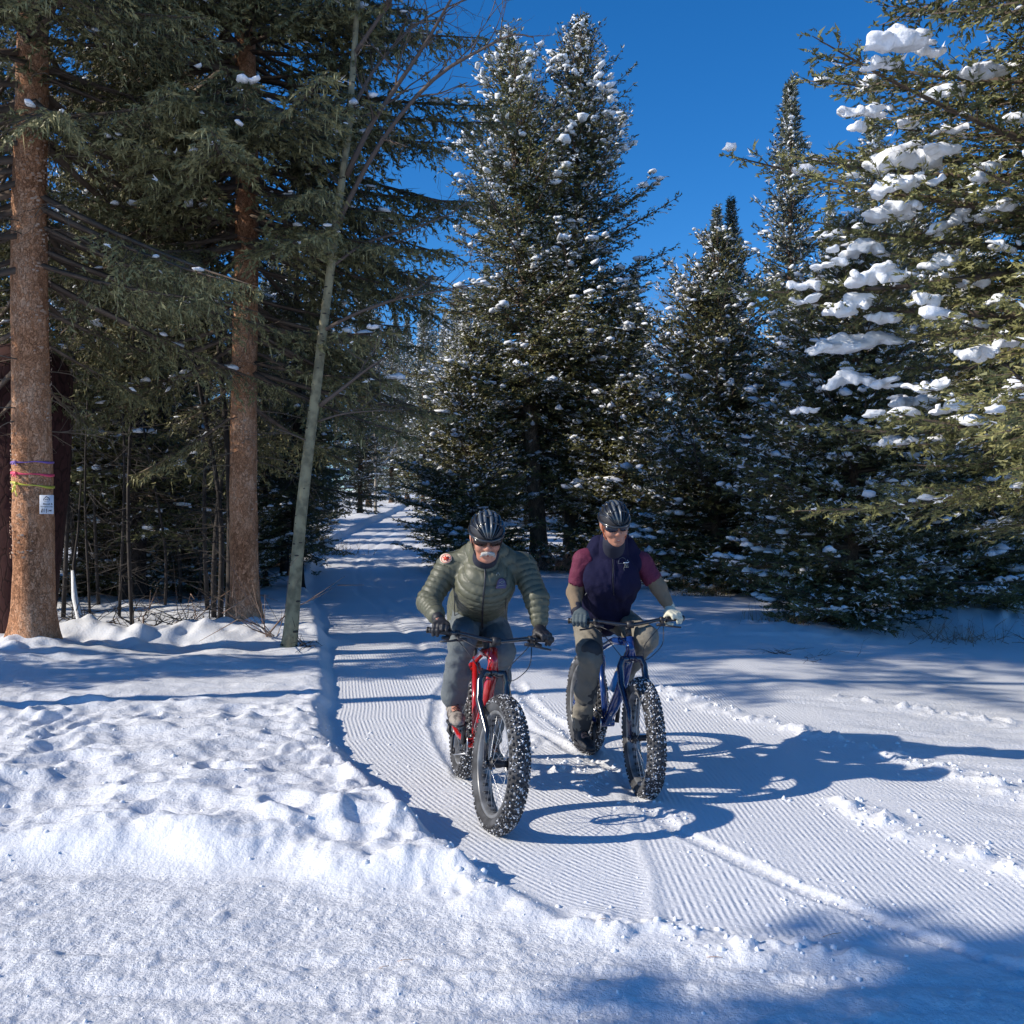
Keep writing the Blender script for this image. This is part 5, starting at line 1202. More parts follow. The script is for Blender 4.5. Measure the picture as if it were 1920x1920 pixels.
M['glove_black'] = mat('black_gloves', (.016, .016, .02), .55, noise=(30, (.05, .05, .055), .55, .7)); M['glove_blue'] = mat('slate_glove', (.075, .105, .12), .8, bump=(90, .001)); M['glove_cream'] = mat('cream_glove', (.60, .59, .47), .8, bump=(90, .001))
M['helmet'] = mat('helmet_black', (.018, .019, .021), .25, coat=.8); M['helmet_rib'] = mat('helmet_grey_gloss', (.10, .11, .115), .22, coat=.9); M['lens'] = mat('sunglass_lens', (.022, .010, .009), .16, spec=.35); M['lens2'] = mat('blue_lens', (.012, .018, .035), .12, spec=.5)
M['shoe_tan'] = mat('dusty_shoe', (.30, .26, .22), .85, noise=(30, (.11, .095, .085), .45, .6)); M['shoe_black'] = mat('black_boot', (.02, .022, .028), .6); M['strap'] = mat('chin_strap', (.015, .015, .018), .6)
M['orange_strap'] = mat('orange_strap', (.45, .12, .04), .6)
M['patch_cream'] = mat('patch_cream', (.62, .48, .38), .8); M['patch_red'] = mat('patch_red', (.62, .06, .03), .8); M['patch_violet'] = mat('patch_violet', (.10, .09, .17), .8); M['patch_line'] = mat('patch_dark_line', (.01, .01, .04), .8); M['logo_white'] = mat('logo_white', (.70, .72, .76), .7); M['logo_pale'] = mat('logo_pale_grey', (.30, .32, .30), .7); M['logo_dim'] = mat('logo_dim_navy', (.085, .10, .13), .8)
A_ = lambda *v: np.array(v, float)
def frame_from(fwd):
    f = fwd/np.linalg.norm(fwd); l = np.cross([0, 0, 1.], f); l /= np.linalg.norm(l); u = np.cross(f, l); return f, l, u
def resamp(p, n, sm=2):
    p = np.array(p, float); t = np.linspace(0, len(p)-1, n); q = np.stack([np.interp(t, np.arange(len(p)), p[:, k]) for k in range(3)], 1)
    for _ in range(sm): q[1:-1] = (q[:-2]+2*q[1:-1]+q[2:])/4
    return q
def head_parts(root, S, c, fwd, roll=0, scale=1.08):
    f, l, u = frame_from(fwd)
    if roll: cr_, sr = math.cos(roll), math.sin(roll); l, u = l*cr_+u*sr, u*cr_-l*sr
    B = np.stack([f, l, u], 1)
    xf = lambda V: (np.asarray(V)*scale)@B.T+c
    pr = [('e', (-.012, 0, .035), (.098, .076, .092)), ('e', (.012, 0, -.03), (.072, .062, .075)), ('c', (.035, .022, -.080), (.035, -.022, -.080), .030, .030), ('e', (.055, 0, -.088), (.030, .030, .022)),
          ('c', (.076, 0, .030), (.098, 0, -.016), .009, .013), ('e', (.092, .011, -.020), (.010, .008, .008)), ('e', (.092, -.011, -.020), (.010, .008, .008)),
          ('e', (.055, .036, -.018), (.034, .028, .030)), ('e', (.055, -.036, -.018), (.034, .028, .030)), ('e', (.068, 0, -.056), (.022, .028, .022)),
          ('c', (.074, .034, .043), (.080, .012, .040), .011, .010), ('c', (.074, -.034, .043), (.080, -.012, .040), .011, .010),
          ('c', (.080, .018, -.047), (.080, -.018, -.047), .006, .006), ('c', (.078, .015, -.060), (.078, -.015, -.060), .008, .008)]
    for s in (-1, 1):
        pr += [('e', (-.004, s*.074, .002), (.020, .009, .030)), ('e', (-.008, s*.079, .012), (.014, .006, .016))]
    pr.append(('c', (-.03, 0, -.06), (-.065, 0, -.15), .056, .058))
    sb = [('e', (.092, .031, .017), (.016, .017, .010)), ('e', (.092, -.031, .017), (.016, .017, .010)), ('c', (.094, .016, -.0535), (.094, -.016, -.0535), .003, .003)]
    V, F = sdf_mesh(pr, .0048, .014, sb, smooth=1)
    hv_ = xf(V)
    # eyes
    for s in (-1, 1): MB().sphere((.076, s*.031, .016), .013).xform(xf).build('eye', M['teeth'], root)
    # glasses
    g = MB(); n = 15
    for s in (-1, 1):
        th = np.linspace(.10, 1.05, n) if s > 0 else np.linspace(-.10, -1.05, n)
        top = []; bot = []
        for t in th:
            q = abs(t); rx = .104-.004*q; hgt = .0165*(1-((q-.42)/.75)**4)+.001
            x_ = rx*math.cos(t*.78)+.004; y_ = .088*math.sin(t*.95)
            top.append((x_, y_, .021+.013*(1-(q-.4)**2*.5)-.001)); bot.append((x_-.004, y_, .021-hgt*1.25*(1 if q > .2 else .75)))
        top = np.array(top); bot = np.array(bot); o = A_(.0022, 0, 0)
        V_ = np.vstack([top, bot, top-o, bot-o]); i = np.arange(n-1)
        F_ = np.concatenate([np.stack([i, i+1, n+i+1, n+i], 1), np.stack([2*n+i+1, 2*n+i, 3*n+i, 3*n+i+1], 1), np.stack([i+1, i, 2*n+i, 2*n+i+1], 1), np.stack([n+i, n+i+1, 3*n+i+1, 3*n+i], 1)])
        g.add(V_, F_)
    gl = g.xform(xf).build('sunglasses', M[S.get('lens', 'lens')], root)
    fr = MB()
    for s in (-1, 1):
        th = np.linspace(.02, 1.05, 12)*s
        fr.tube([(.104*math.cos(t*.78)+.003, .088*math.sin(t*.95), .035) for t in th], .0030, 6)
        fr.tube([(.104*math.cos(1.05*.78)+.003, s*.088*math.sin(1.0), .033), (.04, s*.081, .030), (-.005, s*.079, .024)], .0030, 6)
    fr.xform(xf).build('glasses_frame', M['black_gloss'], gl)
    # mouth
    if S.get('smile'):
        th = np.linspace(-1, 1, 13)
        MB().tube([(.089-.016*t*t, .025*t, -.0585+.009*t*t) for t in th], [.0016+.0014*(1-t*t) for t in th], 6).xform(xf).build('teeth', M['teeth'], root)
        MB().tube([(.089-.016*t*t, .026*t, -.064+.011*t*t) for t in th], [.0025+.0015*(1-t*t) for t in th], 6).xform(xf).build('lips', M['lips'], root)
    else:
        th = np.linspace(-1, 1, 11)
        MB().tube([(.088-.010*t*t, .020*t, -.0585-.003*t*t) for t in th], [.0025+.002*(1-t*t) for t in th], 6).xform(xf).build('lips', M['lips'], root)
    # hair
    if S.get('moustache'):
        ms = MB(); rng = np.random.RandomState(5)
        V, F = sdf_mesh([('c', (.100, s*.004, -.036), (.092, s*.026, -.045), .0095, .0085) for s in (-1, 1)]+[('c', (.092, s*.026, -.045), (.078, s*.036, -.064), .0085, .0045) for s in (-1, 1)], .003, .006, xf=None)
        V = V+.0012*np.stack([vnoise(V[:, 1]*1., V[:, 2]*.2, .0022, 3)]*3, 1)
        ms.add(V, F)
        for k in range(130):
            s = rng.choice([-1, 1]); t = rng.rand(); p = A_(.106-.022*t, s*(.002+.034*t), -.034-.018*t*t+rng.normal()*.003)
            ms.tube([p, p+A_(.003, s*.006, -.010-.006*rng.rand())], [.0014, .0005], 4)
        ms.xform(xf).build('moustache', M['grey_hair'], root)
    hs_ = []
    for s in (-1, 1):
        hs_ += [('e', (-.015, s*.076, .030), (.030, .007, .020)), ('c', (-.035, s*.073, .03), (-.045, s*.066, -.025), .012, .010), ('c', (.018, s*.071, .022), (.022, s*.067, -.006), .006, .004)]
    hs_.append(('e', (-.075, 0, -.005), (.030, .058, .045)))
    V, F = sdf_mesh(hs_, .0045, .008); V = V+.002*np.stack([vnoise(V[:, 0], V[:, 2], .006, 4), vnoise(V[:, 1], V[:, 2], .006, 5), 0*V[:, 0]], 1)
    mesh_np('hair', xf(V), F, M[S['hair']], root)
    # helmet: shell + ribs + rim
    hc = A_(-.006, 0, .050); hr = A_(.130, .092, .106)
    def hp(lo, la, k=1.0):  # lo: 0 front .. pi back along a rib; la lateral -1..1
        y = math.sin(la*1.30)*math.sin(lo)**.62
        x = math.cos(lo); zz = math.sqrt(max(0, 1-y*y))*math.sin(lo)
        v = A_(x*math.sqrt(max(0, 1-.55*y*y)), y, zz); v = v/np.linalg.norm(v)
        p = hc+v*hr*k
        p[2] = p[2]-.012*max(0, -x)*1.2
        dx, dz = p[0]-hc[0], p[2]-hc[2]; p[0] = hc[0]+dx*.98+dz*.10; p[2] = hc[2]+dz*.99-dx*.10
        return p
    n1, n2 = 30, 17; V = []; 
    for a in np.linspace(0.02, np.pi-.02, n1):
        for b in np.linspace(-1.0, 1.0, n2): V.append(hp(a, b, .93))
    V = np.array(V); i = np.arange(n1-1)[:, None]*n2+np.arange(n2-1)[None]
    F = np.stack([i, i+1, i+n2+1, i+n2], -1).reshape(-1, 4)
    Vi = hc+(V-hc)*.93; nn_ = len(V)
    edge = [k*n2 for k in range(n1)]+[(n1-1)*n2+k for k in range(n2)]+[k*n2+n2-1 for k in range(n1)][::-1]+[k for k in range(n2)][::-1]
    edge = np.array(edge); e2 = np.roll(edge, -1); m_ = edge != e2
    Fe = np.stack([edge, e2, e2+nn_, edge+nn_], 1)[m_]
    hl = mesh_np('helmet', xf(np.vstack([V, Vi])), np.concatenate([F, F[:, ::-1]+nn_, Fe]), M['helmet'], root)
    dm = []; th_ = np.linspace(0, 1.72, 14); ph_ = np.arange(36)*2*np.pi/36
    for t in th_:
        for p_ in ph_:
            q_ = A_(math.sin(t)*math.cos(p_)*hr[0]*.925, math.sin(t)*math.sin(p_)*hr[1]*.925, math.cos(t)*hr[2]*.925)
            dm.append(hc+A_(q_[0]*.98+q_[2]*.10, q_[1], q_[2]*.99-q_[0]*.10))
    i_ = np.arange(36); j_ = (i_+1) % 36
    Fd = np.concatenate([np.stack([k*36+j_, k*36+i_, (k+1)*36+i_, (k+1)*36+j_], 1) for k in range(13)])
    mesh_np('helmet_lining', xf(np.array(dm)), Fd, M['black_matt'], hl)
    for bi, b in enumerate((-.92, -.62, -.36, -.12, .12, .36, .62, .92)):
        a = np.linspace(.10, np.pi-.12, 26); V = []; w0 = .085
        for q in a:
            w_ = w0*(.55+.45*math.sin(q))
            tw = .10*math.sin(q*2)*np.sign(b)
            for (db, k) in ((-w_, .93), (-w_*.8, 1.0), (0, 1.03), (w_*.8, 1.0), (w_, .93)): V.append(hp(q, max(-1.12, min(1.12, b+db+tw*.4)), k))
        V = np.array(V); j = np.arange(25)[:, None]*5+np.arange(4)[None]; F = np.stack([j, j+1, j+6, j+5], -1).reshape(-1, 4)
        mesh_np('helmet_rib', xf(V), F, M['helmet_rib'] if bi in S.get('greyribs', (2, 3, 4, 5)) else M['helmet'], hl)
    ring = []
    for t in np.linspace(0, 2*np.pi, 49)[:-1]: ring.append(hc+A_(math.cos(t)*hr[0]*.955, math.sin(t)*hr[1]*.965, -.004-.011*math.cos(t)))
    MB().tube(ring, .0085, 8, closed=True).xform(xf).build('helmet_rim', M['helmet'], hl)
    sb_ = MB()
    for (y, lo) in ((.35, .9), (-.35, .9), (.0, 1.25), (.3, 1.6), (-.3, 1.6)):
        a, b = hp(lo, y-.2, 1.0), hp(lo, y+.2, 1.0); sb_.tube([a, (a+b)/2*1.0, b], .006, 6)
    sb_.xform(xf).build('helmet_bridges', M['helmet'], hl)
    st = MB()
    for s in (-1, 1):
        st.tube(resamp([(.03, s*.082, .045), (.018, s*.078, -.01), (.03, s*.060, -.075), (.045, s*.02, -.112), (.046, 0, -.115)], 16), .0032, 6)
        st.tube(resamp([(-.05, s*.080, .04), (-.02, s*.076, -.01), (.018, s*.074, -.02)], 8), .0032, 6)
    st.xform(xf).build('chin_strap', M[S.get('strapm', 'strap')], hl)
    return hv_, (len(hv_),), xf, B, F, (V, F)
def hand_prims(wrist, grip, bdir, fwd, up, side, k=1.0, lever=False):
    """wrist->grip hand wrapped round the bar; bdir points outwards along the bar; side +1 left hand"""
    b = bdir/np.linalg.norm(bdir); w = wrist-grip; w = w-b*np.dot(w, b); w = w/np.linalg.norm(w)      # from bar towards wrist
    f = fwd-b*np.dot(fwd, b); f = f/np.linalg.norm(f); d = -w; 
    q = np.cross(b, w); q = q*np.sign(np.dot(q, f)+1e-9); q /= np.linalg.norm(q)                      # forward-ish, perpendicular
    R = .031*k
    pr = [('c', wrist, grip+w*.050+q*.005, .030*k, .034*k, (q, .75)), ('c', grip+w*.034+b*.026+q*.014, grip+w*.034-b*.026+q*.014, .020*k, .020*k)]
    pr.append(('c', grip+w*.052+b*.018, grip+w*.052-b*.022, .024*k, .024*k))
    ln = (.92, 1.02, 1.0, .88)
    for j in range(4):
        o = b*(.030-.0215*j)*k; L = ln[3-j] if True else 1
        pts = []
        angs = (20, 72, 128, 178) if not (lever and j in (2, 3)) else (20, 62, 95, 120)
        for a in angs:
            ra = R*(1.05 if a < 100 else 1.0)*(1.25 if (lever and j in (2, 3) and a > 90) else 1)
            pts.append(grip+o+w*math.cos(R_(a))*ra+q*math.sin(R_(a))*ra*1.05*L)
        rr = [.0122, .0112, .0105, .0088]
        for a in range(3): pr.append(('c', pts[a], pts[a+1], rr[a]*k, rr[a+1]*k))
    # thumb: leaves the inner side of the palm and closes under the bar
    t0 = grip+w*.046-b*.030; t1 = grip+w*.020-b*.050-q*.016; t2 = grip-w*.018-b*.044-q*.026; t3 = grip-w*.032-b*.022-q*.014
    pr += [('c', t0, t1, .016*k, .0125*k), ('c', t1, t2, .0125*k, .011*k), ('c', t2, t3, .011*k, .0095*k)]
    return pr
def shoe_prims(ankle, toe_dir, up, sole):
    t = toe_dir/np.linalg.norm(toe_dir); u = np.array([0, 0, 1.]); heel = sole-t*.115+u*.035; ball = sole+t*.075+u*.030; toe = sole+t*.145+u*.030
    lat = np.cross(u, t)
    return [('c', heel, ball, .038, .044, (u, .80)), ('c', ball, toe, .044, .033, (u, .75)), ('c', heel+u*.02+t*.02, ankle, .040, .043), ('c', sole-t*.02+u*.05, ankle+t*.015, .040, .042)], \
           [('c', sole-t*.115+u*.008, sole+t*.06+u*.008, .040, .046, (u, .32)), ('c', sole+t*.06+u*.008, sole+t*.145+u*.012, .046, .036, (u, .32))]
def drape(V, pts_px, off=.004, rad=5):
    d = V[:, 1]; px = 960+V[:, 0]/d*1920; py = 960-(V[:, 2]-CH)/d*1920; out = []
    for (x, y) in pts_px:
        r = rad
        while True:
            m = (np.abs(px-x) < r) & (np.abs(py-y) < r)
            if m.sum() >= 3 or r > 60: break
            r *= 1.5
        dd = d[m]; w = dd < dd.min()+.06; dep = np.average(dd[w], weights=1/(1+np.hypot(px[m][w]-x, py[m][w]-y))) - off
        out.append([(x-960)/1920*dep, dep, CH+(960-y)/1920*dep])
    return np.array(out)
def decal(name, V, outline_fn, nx, ny, m, parent, off=.004, th=.003):
    """patch sewn on a garment: grid (u,v) in 0..1 -> photo pixel, draped on V, with thickness"""
    us = np.linspace(0, 1, nx); vs = np.linspace(0, 1, ny)
    P_ = drape(V, [outline_fn(u, v) for v in vs for u in us], off)
    Q = P_+A_(0, th, 0); n = nx*ny; i = (np.arange(ny-1)[:, None]*nx+np.arange(nx-1)[None]).reshape(-1)
    F = np.stack([i, i+nx, i+nx+1, i+1], 1)
    e = [k for k in range(nx)]+[k*nx+nx-1 for k in range(1, ny)]+[(ny-1)*nx+k for k in range(nx-1)][::-1]+[k*nx for k in range(1, ny-1)][::-1]
    e = np.array(e); e2 = np.roll(e, -1)
    return mesh_np(name, np.vstack([P_, Q]), np.concatenate([F, F[:, ::-1]+n, np.stack([e, e2, e2+n, e+n], 1)]), m, parent)
def disc_fn(cx, cy, rx, ry, rot=0):
    def fn(u, v):
        a, b = 2*u-1, 2*v-1; x = a*math.sqrt(1-b*b/2); y = b*math.sqrt(1-a*a/2)
        c, s = math.cos(rot), math.sin(rot); return cx+(x*c-y*s)*rx, cy+(x*s+y*c)*ry
    return fn
def rect_fn(x0, y0, x1, y1, sk=0): return lambda u, v: (x0+(x1-x0)*u+sk*v, y0+(y1-y0)*v)
def px_tube(name, V, pts, r, m, parent, n=24, off=.002):
    p = resamp([(a, b, 0) for a, b in pts], n, 1)[:, :2]; q = drape(V, p, off, 6)
    for _ in range(3): q[1:-1] = (q[:-2]+2*q[1:-1]+q[2:])/4
    return MB().tube(q, r, 6).build(name, M[m], parent)
def seg_dist(p, a, b):
    ba = b-a; t = np.clip((p-a)@ba/(ba@ba), 0, 1); return np.linalg.norm(p-a-t[:, None]*ba, axis=1), t*np.linalg.norm(ba)
def rider(S, I):
    root = empty('person', tuple(I['saddle'])); tag(root, S['label'], 'person', 'cyclists riding towards the camera')
    root.rotation_euler = (0, 0, 0); base = I['saddle']
    pel, ch, nb = S['pelvis'], S['chest'], S['neck']; lat = norm(S['shL']-S['shR'])
    J = S; hand = {}
    for s, k in ((-1, 'R'), (1, 'L')):
        g = I['grip'][s]; back = -I['fwd']
        wr = S['wr'+k] if 'wr'+k in S else g+back*.055+A_(0, 0, .055)+(J['el'+k]-g)*.10
        hand[s] = (wr, g)
    toe = norm(I['fwd']*A_(1, 1, 0)+A_(0, 0, -.10))
    legs = {}
    for s, k in ((-1, 'R'), (1, 'L')):
        sole = I['pedal'][s]+I['fwd']*S.get('foot'+k, -.02); an = sole+A_(0, 0, .105)-I['fwd']*.075
        legs[s] = (S['hip'+k], S['kn'+k], an, sole)
    # ---- body (one continuous surface)
    bp_ = [('c', pel, ch, .13, .14, (lat, 1.15)), ('c', ch, nb, .13, .06), ('c', S['shL'], S['shR'], .06, .06), ('c', nb, S['headc']-A_(0, 0, .03), .055, .055)]
    for s, k in ((-1, 'R'), (1, 'L')):
        bp_ += [('c', S['sh'+k], S['el'+k], .052, .040), ('c', S['el'+k], hand[s][0], .040, .026)]
        bp_ += [('c', hand[s][0], hand[s][1]+A_(0, 0, .02), .024, .024)]
        h, kn, an, sole = legs[s]
        bp_ += [('c', h, kn, .080, .055), ('c', kn, an, .052, .035), ('c', an, sole+toe*.06+A_(0, 0, .03), .034, .025)]
    BV, BF = sdf_mesh(bp_, .014, .03)
    hv_, _, xf, B, _, _ = head_parts(root, S, S['headc'], S['look'], S.get('roll', 0), S.get('hscale', 1.08))
    # head mesh again for the body object
    def headmesh():
        pass
    HF = S['_hf']
    body = mesh_np('body', np.vstack([BV, hv_]), np.concatenate([BF, HF+len(BV)]), M[S['skin']], root)
    # ---- gloves
    for s, k in ((-1, 'R'), (1, 'L')):
        V, F = sdf_mesh(hand_prims(hand[s][0], hand[s][1], I['bardir'][s], I['fwd'], A_(0, 0, 1), s, S.get('hk', 1.12), lever=(k in S.get('lever', ''))), .0042, .009, smooth=1)
        mesh_np('glove', V, F, M[S['glove'+k]], root)
        a, b = hand[s]; d = norm(S['el'+k]-a)
        V, F = sdf_mesh([('c', a-d*.01, a+d*.045, .035, .038)], .006, .01); mesh_np('glove_cuff', V, F, M[S['cuff'+k]], root)
    # ---- trousers
    def leg_z(p): return p
    T = [('c', pel-A_(0, 0, .03), pel+(ch-pel)*.35, .150, .150, (lat, 1.12))]
    for s, k in ((-1, 'R'), (1, 'L')):
        h, kn, an, sole = legs[s]; sh_ = kn+(an-kn)*.5
        T += [('c', h, kn, .098, .074), ('c', kn, sh_, .072, .066), ('c', sh_, an+(kn-an)*.05, .066, S.get('hem', .058))]
    TV, TF = sdf_mesh(T, .010, .028)
    N = vnormals(TV, TF)
    fold = fbm(TV[:, 0]*1.3+TV[:, 1]*.4, TV[:, 2]*.9+TV[:, 0]*.5, .085, 3, 14)+.7*(1-np.abs(fbm(TV[:, 0]+TV[:, 2]*.6, TV[:, 2]*.5-TV[:, 1], .07, 2, 19)))
    TV = TV+N*(.0110*fold)[:, None]
    mesh_np('trousers', TV, TF, M[S['trousers']], root); S['_TV'] = TV
    # ---- shoes
    for s, k in ((-1, 'R'), (1, 'L')):
        h, kn, an, sole = legs[s]; up_, so_ = shoe_prims(an, toe, A_(0, 0, 1), sole)
        V, F = sdf_mesh(up_, .006, .02); V = V+.003*np.stack([vnoise(V[:, 0]*1.+V[:, 1], V[:, 2], .03, 2)]*3, 1)
        sh = mesh_np('shoe', V, F, M[S['shoe']], root)
        V, F = sdf_mesh(so_, .006, .01); mesh_np('sole', V, F, M['black_matt'], sh)
        lc = MB(); latv = np.cross(A_(0, 0, 1), toe)
        for q in range(4):
            c = sole+toe*(.005+.025*q)+A_(0, 0, .088-.012*q); lc.tube([c-latv*.022, c+A_(0, 0, .012), c+latv*.022], .003, 5)
        lc.build('laces', M['strap'], sh)
    return root, body, legs, hand, lat
# head faces are the same for both riders: compute once
def head_faces():
    pr = None
def build_riders():
    global head_parts
    hp_ = head_parts
    def wrapped(root, S, c, fwd, roll=0, scale=1.08):
        # keep the head mesh faces
        real = globals()['sdf_mesh']; rec = []
        def spy(*a, **k):
            r = real(*a, **k); rec.append(r[1]); return r
        globals()['sdf_mesh'] = spy
        try: out = hp_(root, S, c, fwd, roll, scale)
        finally: globals()['sdf_mesh'] = real
        S['_hf'] = rec[0]; return out
    head_parts = wrapped
build_riders()
# ================= rider on the red bicycle
off = lambda p: A_(*p)
sd1 = I1['saddle']; L1 = norm(I1['left']*A_(1, 1, 0))
S1 = dict(label='man in quilted sage green jacket with white moustache riding the red fat tyre bicycle', skin='skin', hair='grey_hair', moustache=True, lens='lens', trousers='grey_trousers',
          gloveR='glove_black', gloveL='glove_black', cuffR='glove_black', cuffL='glove_black', shoe='shoe_tan', lever='LR', hem=.066,
          pelvis=sd1+A_(.015, .0, .075), chest=P(908, 1095, 6.02), neck=P(907, 1040, 5.98), headc=P(912, 1011, 5.83), look=A_(.12, -.93, -.34), hscale=1.10,
          shR=P(843, 1060, 6.06), shL=P(981, 1060, 6.10), elR=P(803, 1128, 5.98), elL=P(1006, 1122, 5.98),
          hipR=sd1-L1*.085+A_(.02, -.02, .03), hipL=sd1+L1*.085+A_(.02, -.02, .03), knR=P(866, 1205, 5.86), knL=P(941, 1225, 6.0), footR=-.01, footL=-.03)
R1, B1, legs1, hand1, lat1 = rider(S1, I1)
jk = [('c', S1['pelvis']+A_(0, -.02, .02), S1['chest'], .145, .155, (lat1, 1.10)), ('c', S1['chest'], S1['neck']-A_(0, 0, .02), .160, .085, (lat1, 1.05)), ('c', S1['shL']*.92+S1['shR']*.08, S1['shR']*.92+S1['shL']*.08, .078, .078),
      ('c', P(893, 1034, 6.02), S1['shR']*.85+S1['shL']*.15, .070, .072), ('c', P(926, 1034, 6.02), S1['shL']*.85+S1['shR']*.15, .070, .072), ('c', S1['pelvis']+A_(0, -.03, -.03), S1['pelvis']+A_(0, -.05, .08), .162, .158, (lat1, 1.14))]
arm_seg = []
for s, k in ((-1, 'R'), (1, 'L')):
    wr = hand1[s][0]; e = S1['el'+k]; we = wr+(e-wr)*.16
    jk += [('c', S1['sh'+k], e, .077, .066), ('c', e, we, .065, .050)]; arm_seg.append((S1['sh'+k], e, we))
JV, JF = sdf_mesh(jk, .0075, .035)
N = vnormals(JV, JF)
ax = norm(S1['neck']-S1['pelvis']); tor = (JV-S1['pelvis'])@ax
ds = []; ss = []
for (a, e, w_) in arm_seg:
    d1, t1 = seg_dist(JV, a, e); d2, t2 = seg_dist(JV, e, w_); L_ = np.linalg.norm(e-a)
    ds.append(np.minimum(d1, d2)); ss.append(np.where(d1 < d2, t1, L_+t2))
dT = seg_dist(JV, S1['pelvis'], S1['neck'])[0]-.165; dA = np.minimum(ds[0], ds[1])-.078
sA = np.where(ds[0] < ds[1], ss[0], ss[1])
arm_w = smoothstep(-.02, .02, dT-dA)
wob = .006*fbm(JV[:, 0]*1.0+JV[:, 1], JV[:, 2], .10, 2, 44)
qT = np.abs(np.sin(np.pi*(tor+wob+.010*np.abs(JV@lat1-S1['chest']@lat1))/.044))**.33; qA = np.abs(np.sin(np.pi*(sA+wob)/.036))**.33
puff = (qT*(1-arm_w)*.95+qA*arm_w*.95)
wr_ = 1+.22*fbm(JV[:, 0]*2+JV[:, 1]*2, JV[:, 2], .035, 2, 46)
JV2 = JV+N*(puff*.0125*wr_-.008)[:, None]
jacket = mesh_np('jacket', JV2, JF, M['jacket'], R1, attrs={'seam': smoothstep(.60, .35, puff)})  # seam masks the quilt grooves, where crease shade is painted into the colour
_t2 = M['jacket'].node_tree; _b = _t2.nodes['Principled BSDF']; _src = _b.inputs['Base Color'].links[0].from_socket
_at = _t2.nodes.new('ShaderNodeAttribute'); _at.attribute_name = 'seam'; _mx = _t2.nodes.new('ShaderNodeMix'); _mx.data_type = 'RGBA'; _mx.inputs[7].default_value = (.045, .05, .035, 1)  # darker groove tone standing in for crease shade
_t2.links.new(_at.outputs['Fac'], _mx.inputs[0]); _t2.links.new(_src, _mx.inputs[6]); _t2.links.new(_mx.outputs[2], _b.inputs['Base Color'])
# collar, zip, pockets, patches
V, F = sdf_mesh([('c', S1['neck']-A_(0, .0, .035), S1['neck']+norm(S1['headc']-S1['neck'])*.065, .098, .082)], .007, .01, subs=[('c', S1['neck']+A_(0, -.02, 0), S1['headc']+A_(0, -.02, .05), .055, .075)])
mesh_np('collar', V, F, M['jacket'], jacket)
V, F = sdf_mesh([('c', S1['neck']-A_(0, .01, .03), S1['headc']+A_(0, .03, -.085), .078, .072)], .007, .01); mesh_np('neck_gaiter', V, F, M['collar'], R1)
px_tube('zip', JV2, [(909, 1064), (910, 1085), (907, 1110), (905, 1140), (904, 1165), (905, 1186)], .0052, 'zip', jacket, n=34, off=.004)
px_tube('pocket_zip', JV2, [(853, 1118), (852, 1140), (853, 1161)], .0028, 'zip', jacket, off=.003)
px_tube('pocket_zip', JV2, [(949, 1116), (948, 1140), (949, 1158)], .0028, 'zip', jacket, off=.003)
patch = decal('shoulder_patch', JV2, disc_fn(836, 1047, 11.5, 9.5, -.45), 9, 9, M['patch_cream'], jacket, off=.010)
rb = MB()
for k in range(3):
    a = k*math.pi/3+.3; c_ = A_(836.5, 1046.5, 0)
    q = drape(JV2, [(836.5-math.cos(a)*6, 1046.5-math.sin(a)*5), (836.5, 1046.5), (836.5+math.cos(a)*6, 1046.5+math.sin(a)*5)], .013); q[:, 1] = q[:, 1].min()*.5+q[:, 1]*.5
    rb.tube(q, .0042, 6)
rb.build('red_star', M['patch_red'], patch)
rg = [disc_fn(836, 1047, 9.3, 7.6, -.45)(.5+.5*math.cos(t)*.999, .5+.5*math.sin(t)*.999) for t in np.linspace(0, 2*np.pi, 25)[:-1]]
rg = [(836+9.0*math.cos(t)*math.cos(-.45)-7.4*math.sin(t)*math.sin(-.45), 1047+9.0*math.cos(t)*math.sin(-.45)+7.4*math.sin(t)*math.cos(-.45)) for t in np.linspace(0, 2*np.pi, 29)[:-1]]
MB().tube(drape(JV2, rg, .0125), .0012, 5, closed=True).build('red_ring', M['patch_red'], patch)
def dome_fn(x0, x1, yt, yb):
    def fn(u, v):
        x = x0+(x1-x0)*u; h = math.sqrt(max(0, 1-(2*u-1)**2))
        return x+(-2*v), yb-(yb-yt)*(.35+.65*h)*(1-v)
    return fn
bdg = decal('chest_badge', JV2, dome_fn(931.5, 950, 1083.5, 1103.5), 11, 8, M['patch_violet'], jacket, off=.009)
lt = [(931.5+18.5*u, 1103.5-20*(.35+.65*math.sqrt(max(0, 1-(2*u-1)**2)))) for u in np.linspace(0, 1, 15)]
MB().tube(resamp(drape(JV2, [(929.5, 1104)]+lt, .0115), 24, 2), .0020, 6).build('badge_border', M['patch_line'], bdg)
MB().tube(resamp(drape(JV2, [(936, 1093), (941, 1090), (945, 1089), (946, 1092), (940, 1094)], .0125), 12, 1), .0018, 6).build('badge_emblem', M['logo_pale'], bdg)
MB().tube(resamp(drape(JV2, [(933, 1099), (939, 1097.5), (946, 1097)], .0125), 8, 1), .0016, 6).build('badge_lettering', M['logo_pale'], bdg)
MB().tube(drape(JV2, [(930.5, 1078.5), (933.5, 1073), (937, 1078)], .007), .0022, 6).build('mountain_logo', M['logo_pale'], jacket)
V, F = sdf_mesh([('c', hand1[-1][0]+norm(S1['elR']-hand1[-1][0])*.028, hand1[-1][0]+norm(S1['elR']-hand1[-1][0])*.033, .0405, .0405)], .005, .01); mesh_np('wrist_band', V, F, M['orange_strap'], R1)
